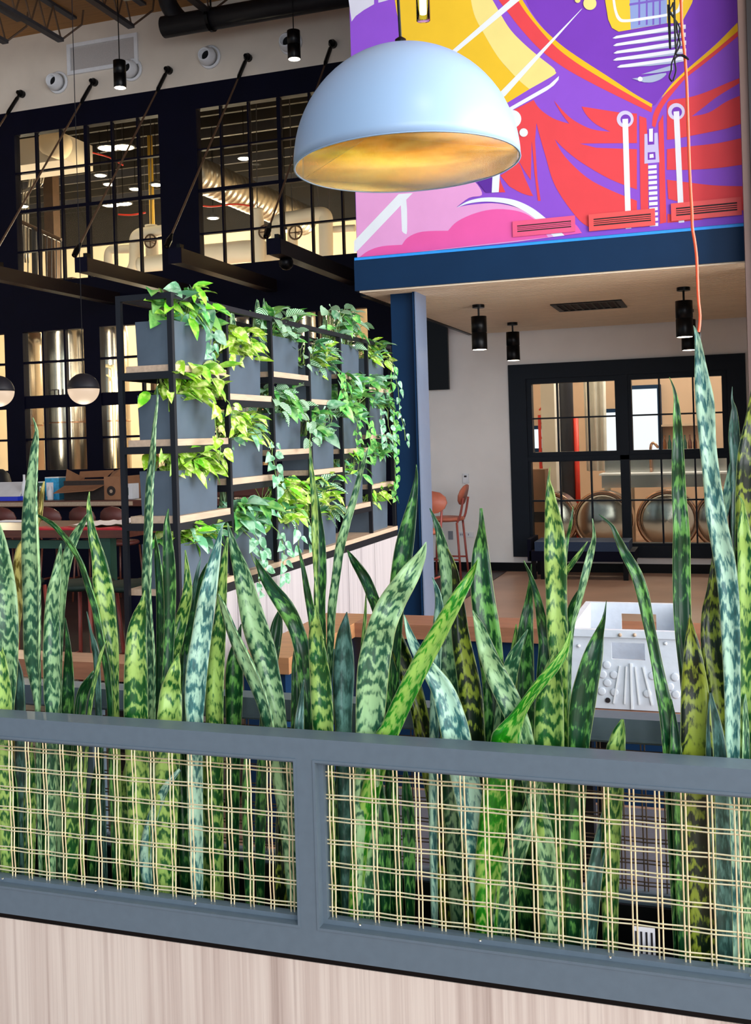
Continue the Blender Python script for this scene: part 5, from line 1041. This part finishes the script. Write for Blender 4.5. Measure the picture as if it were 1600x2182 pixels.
lf(20,'a',b_,[(1252,1154,1),(1236,1179,9),(1217,1205,11),(1205,1228,10),(1199,1300,10),(1198,1440,10)]); lf(20,'c',b_,[(1221,1078,1),(1216,1113,6),(1210,1140,7),(1206,1170,7),(1201,1240,8),(1198,1340,8)])
lf(21,'c',f_,[(1276,1096,1),(1294,1111,5),(1305,1123,8),(1314,1143,12),(1328,1173,18),(1341,1196,21),(1355,1222,23),(1369,1266,25),(1379,1318,23),(1390,1369,22),(1400,1420,23),(1410,1472,27),(1421,1523,32),(1428,1574,36),(1431,1630,34)]); lf(21,'c',2.30,[(1431,1490,1),(1436,1530,12),(1441,1580,22),(1443,1635,26)])
lf(22,'a',f_,[(1327,1533,6),(1323,1559,28),(1319,1584,38),(1316,1625,46)])
lf(23,'c',2.34,[(1426,804,1),(1435,827,5),(1440,855,10),(1441,886,16),(1443,929,20),(1443,971,25),(1444,1013,27),(1445,1055,29),(1448,1097,31),(1450,1139,34),(1450,1181,36),(1451,1282,36),(1455,1359,34),(1464,1436,34),(1470,1520,34),(1475,1635,34)])
lf(23,'o',2.31,[(1469,1310,2),(1473,1359,24),(1477,1410,40),(1480,1461,52),(1483,1538,60),(1486,1630,64)]); lf(23,'o',b_,[(1521,1170,3),(1519,1256,28),(1514,1307,40),(1518,1384,50),(1530,1461,44),(1540,1564,44),(1541,1640,44)])
lf(24,'w',2.305,[(1478,694,1),(1485,714,9),(1489,739,16),(1492,767,21),(1496,802,28),(1502,844,36),(1505,876,37),(1508,929,34),(1512,971,33),(1517,1013,34),(1522,1055,37),(1527,1097,40),(1535,1139,41),(1543,1181,42),(1549,1219,42),(1556,1290,40),(1560,1410,35),(1562,1487,32),(1562,1640,28)],'tall pale blue-green leaf')
lf(24,'w',m_,[(1561,972,1),(1559,992,11),(1556,1013,14),(1551,1045,18),(1546,1080,16),(1543,1120,12),(1545,1240,16),(1550,1400,16)]); lf(24,'d',2.30,[(1514,1476,4),(1521,1530,26),(1526,1580,38),(1529,1640,42)])
lf(25,'d',m_,[(1560,824,1),(1559,851,4),(1563,870,10),(1563,897,18),(1563,929,23),(1565,960,23),(1568,1002,25),(1568,1034,25),(1566,1076,20),(1565,1130,16),(1568,1300,18),(1570,1500,18)],'dark blue-green leaf with pale edge'); lf(25,'o',2.35,[(1606,820,8),(1602,907,32),(1598,971,50),(1597,1034,56),(1597,1097,58),(1597,1200,60),(1595,1330,56),(1591,1450,50),(1588,1640,46)])
lf(25,'a',f_,[(1574,1055,1),(1582,1070,6),(1584,1097,14),(1586,1139,26),(1590,1181,32),(1591,1250,34),(1591,1400,34),(1588,1640,34)]); lf(25,'c',b_,[(1582,1070,2),(1573,1110,10),(1566,1150,14),(1562,1190,14),(1562,1300,14),(1564,1450,14)])
lf(25,'b',2.30,[(1588,1478,2),(1587,1510,10),(1588,1560,14),(1588,1640,16)])
# blades seen only through the mesh
lf(8,'w',2.30,[(384,1640,8),(362,1668,16),(345,1700,22),(328,1745,27),(316,1795,30),(314,1840,33),(318,1880,26),(321,1898,14)],'pale leaf hanging down behind the mesh')
lf(18,'b',2.295,[(1148,1640,28),(1135,1720,34),(1112,1790,40),(1090,1860,44),(1076,1940,44)]); lf(22,'d',2.31,[(1316,1650,20),(1296,1720,26),(1276,1800,30),(1262,1880,34),(1255,1960,34)])
for k, (px, key, m, w) in enumerate(((30, 0, 'c', 30), (66, 1, 'a', 26), (100, 2, 'c', 30), (160, 3, 'a', 30), (205, 3, 'c', 34), (270, 4, 'a', 34), (335, 5, 'b', 30), (395, 6, 'c', 30), (440, 7, 'a', 34), (530, 8, 'c', 26), (605, 10, 'o', 30), (720, 12, 'c', 34), (770, 13, 'b', 30), (815, 13, 'c', 30), (870, 14, 'c', 26), (1010, 16, 'o', 36), (1040, 17, 'a', 40), (1150, 18, 'c', 34), (1190, 18, 'b', 36), (1455, 23, 'o', 40), (1500, 23, 'a', 46), (1530, 24, 'o', 44), (1575, 25, 'a', 40))):
    rg = random.Random(100+k); top = 1590+px*.055; j = rg.uniform(-14, 14)
    lf(key, m, (2.33, 2.39, 2.45)[k % 3], [(px+j, top-rg.uniform(0, 60), 3), (px+j*.6, top+40, w*.7), (px, top+110, w), (px-j*.3, top+220, w*.9), (px-j*.5, top+300, w*.7)])
PT = ['snake plant cut by the left edge of the frame', 'snake plant with a tall grey-green leaf and a yellowing leaf at the left', 'pair-leafed snake plant right of the tall left one, one leaf leaning right', 'snake plant with a thin arching leaf, in front of the high table', 'snake plant with the tall narrow leaf rising in front of the shelf corner',
      'dark narrow snake plant just right of the shelf corner leaf', 'snake plant with dark pointed leaves before the lowest shelf planter', 'snake plant with a whitish banded leaf left of the frame post', 'snake plant with broad leaves leaning left, above the sunlit rail', 'dark snake plant leaning left before the woodgrain cabinet',
      'small dark snake plant right above the frame post', 'snake plant with two tall thin leaves before the middle of the shelf', 'snake plant with a plain silvery blue leaf', 'snake plant with the big curved pale leaf in front of the steel column', 'snake plant with the bright green leaf leaning right',
      'snake plant with pale leaves right of the steel column', 'dark green snake plant below the terracotta stool', 'snake plant with a banded leaf leaning left, before the oak ledge', 'snake plant with the tall leaf in front of the left window panes', 'snake plant with a twisted light green leaf near the rail',
      'snake plant with a dark leaf overlapping the left of the white tote', 'snake plant with the long arching leaf crossing the white tote', 'short blunt snake plant below the white tote', 'snake plant with the dark upright leaf before the right window', 'snake plant with the tallest pale blue-green leaf at the right', 'snake plant at the right edge of the frame']
plants = {}
for key, m, Y, pts, lab, yaw in LEAVES:
    if key not in plants:
        xs = [p[-1][0] for q, _, _, p, _, _ in LEAVES if q == key]; c = onY(sum(xs)/len(xs), 1700, 2.4)
        plants[key] = thing('snake_plant', PT[key], 'plant', (c.x, 2.4, ZSOIL), 'snake plants in the front planter')
    rg = random.Random(int(pts[0][0]*7+pts[0][1]))
    cs, ws = [], []
    n = len(pts)
    for i, (x, y, w) in enumerate(pts):
        f = 1-i/(n-1); p = onY(x, y, Y+f*rg.uniform(-.01, .03)); cs.append(p); ws.append(w*1.06*depth(p)/F)
    yw = yaw if yaw is not None else rg.uniform(-.45, .45)
    last, prev = cs[-1], cs[-2]; hang = lab and 'hanging' in lab
    if last.z > ZSOIL+.02 and not hang:
        d = (last-prev).normalized(); drop = last.z-ZSOIL; sx = max(-.35, min(.35, d.x/max(.2, -d.z)))
        e1 = last+Vector((sx*drop*.35, 0, -drop*.45)); e2 = last+Vector((sx*drop*.5, 0, -drop))
        for q in (e1, e2): q.y = min(max(q.y, 2.30), 2.47)
        cs += [e1, e2]; ws += [ws[-1]*.92, ws[-1]*.62]
    blade(plants[key], cs, ws, SN[m], yw, lab, n=26)
# a paper tag and little weeds in the planter
p = onY(1372, 2010, 2.31); t = thing('plant_tag', 'white striped plant tag stuck in the planter soil at the right', 'tag', (p.x, 2.31, ZSOIL))
part('card', MB().box(p.x-.024, p.x+.024, 2.31, 2.312, p.z-.035, p.z+.035), M['paper'], t)
for k in range(4): part('stripe', MB().box(p.x-.018+k*.011, p.x-.014+k*.011, 2.308, 2.31, p.z-.03, p.z+.025), M['dark'], t)
part('stake', MB().box(p.x-.003, p.x+.003, 2.311, 2.313, ZSOIL, p.z-.03), M['wplast'], t)
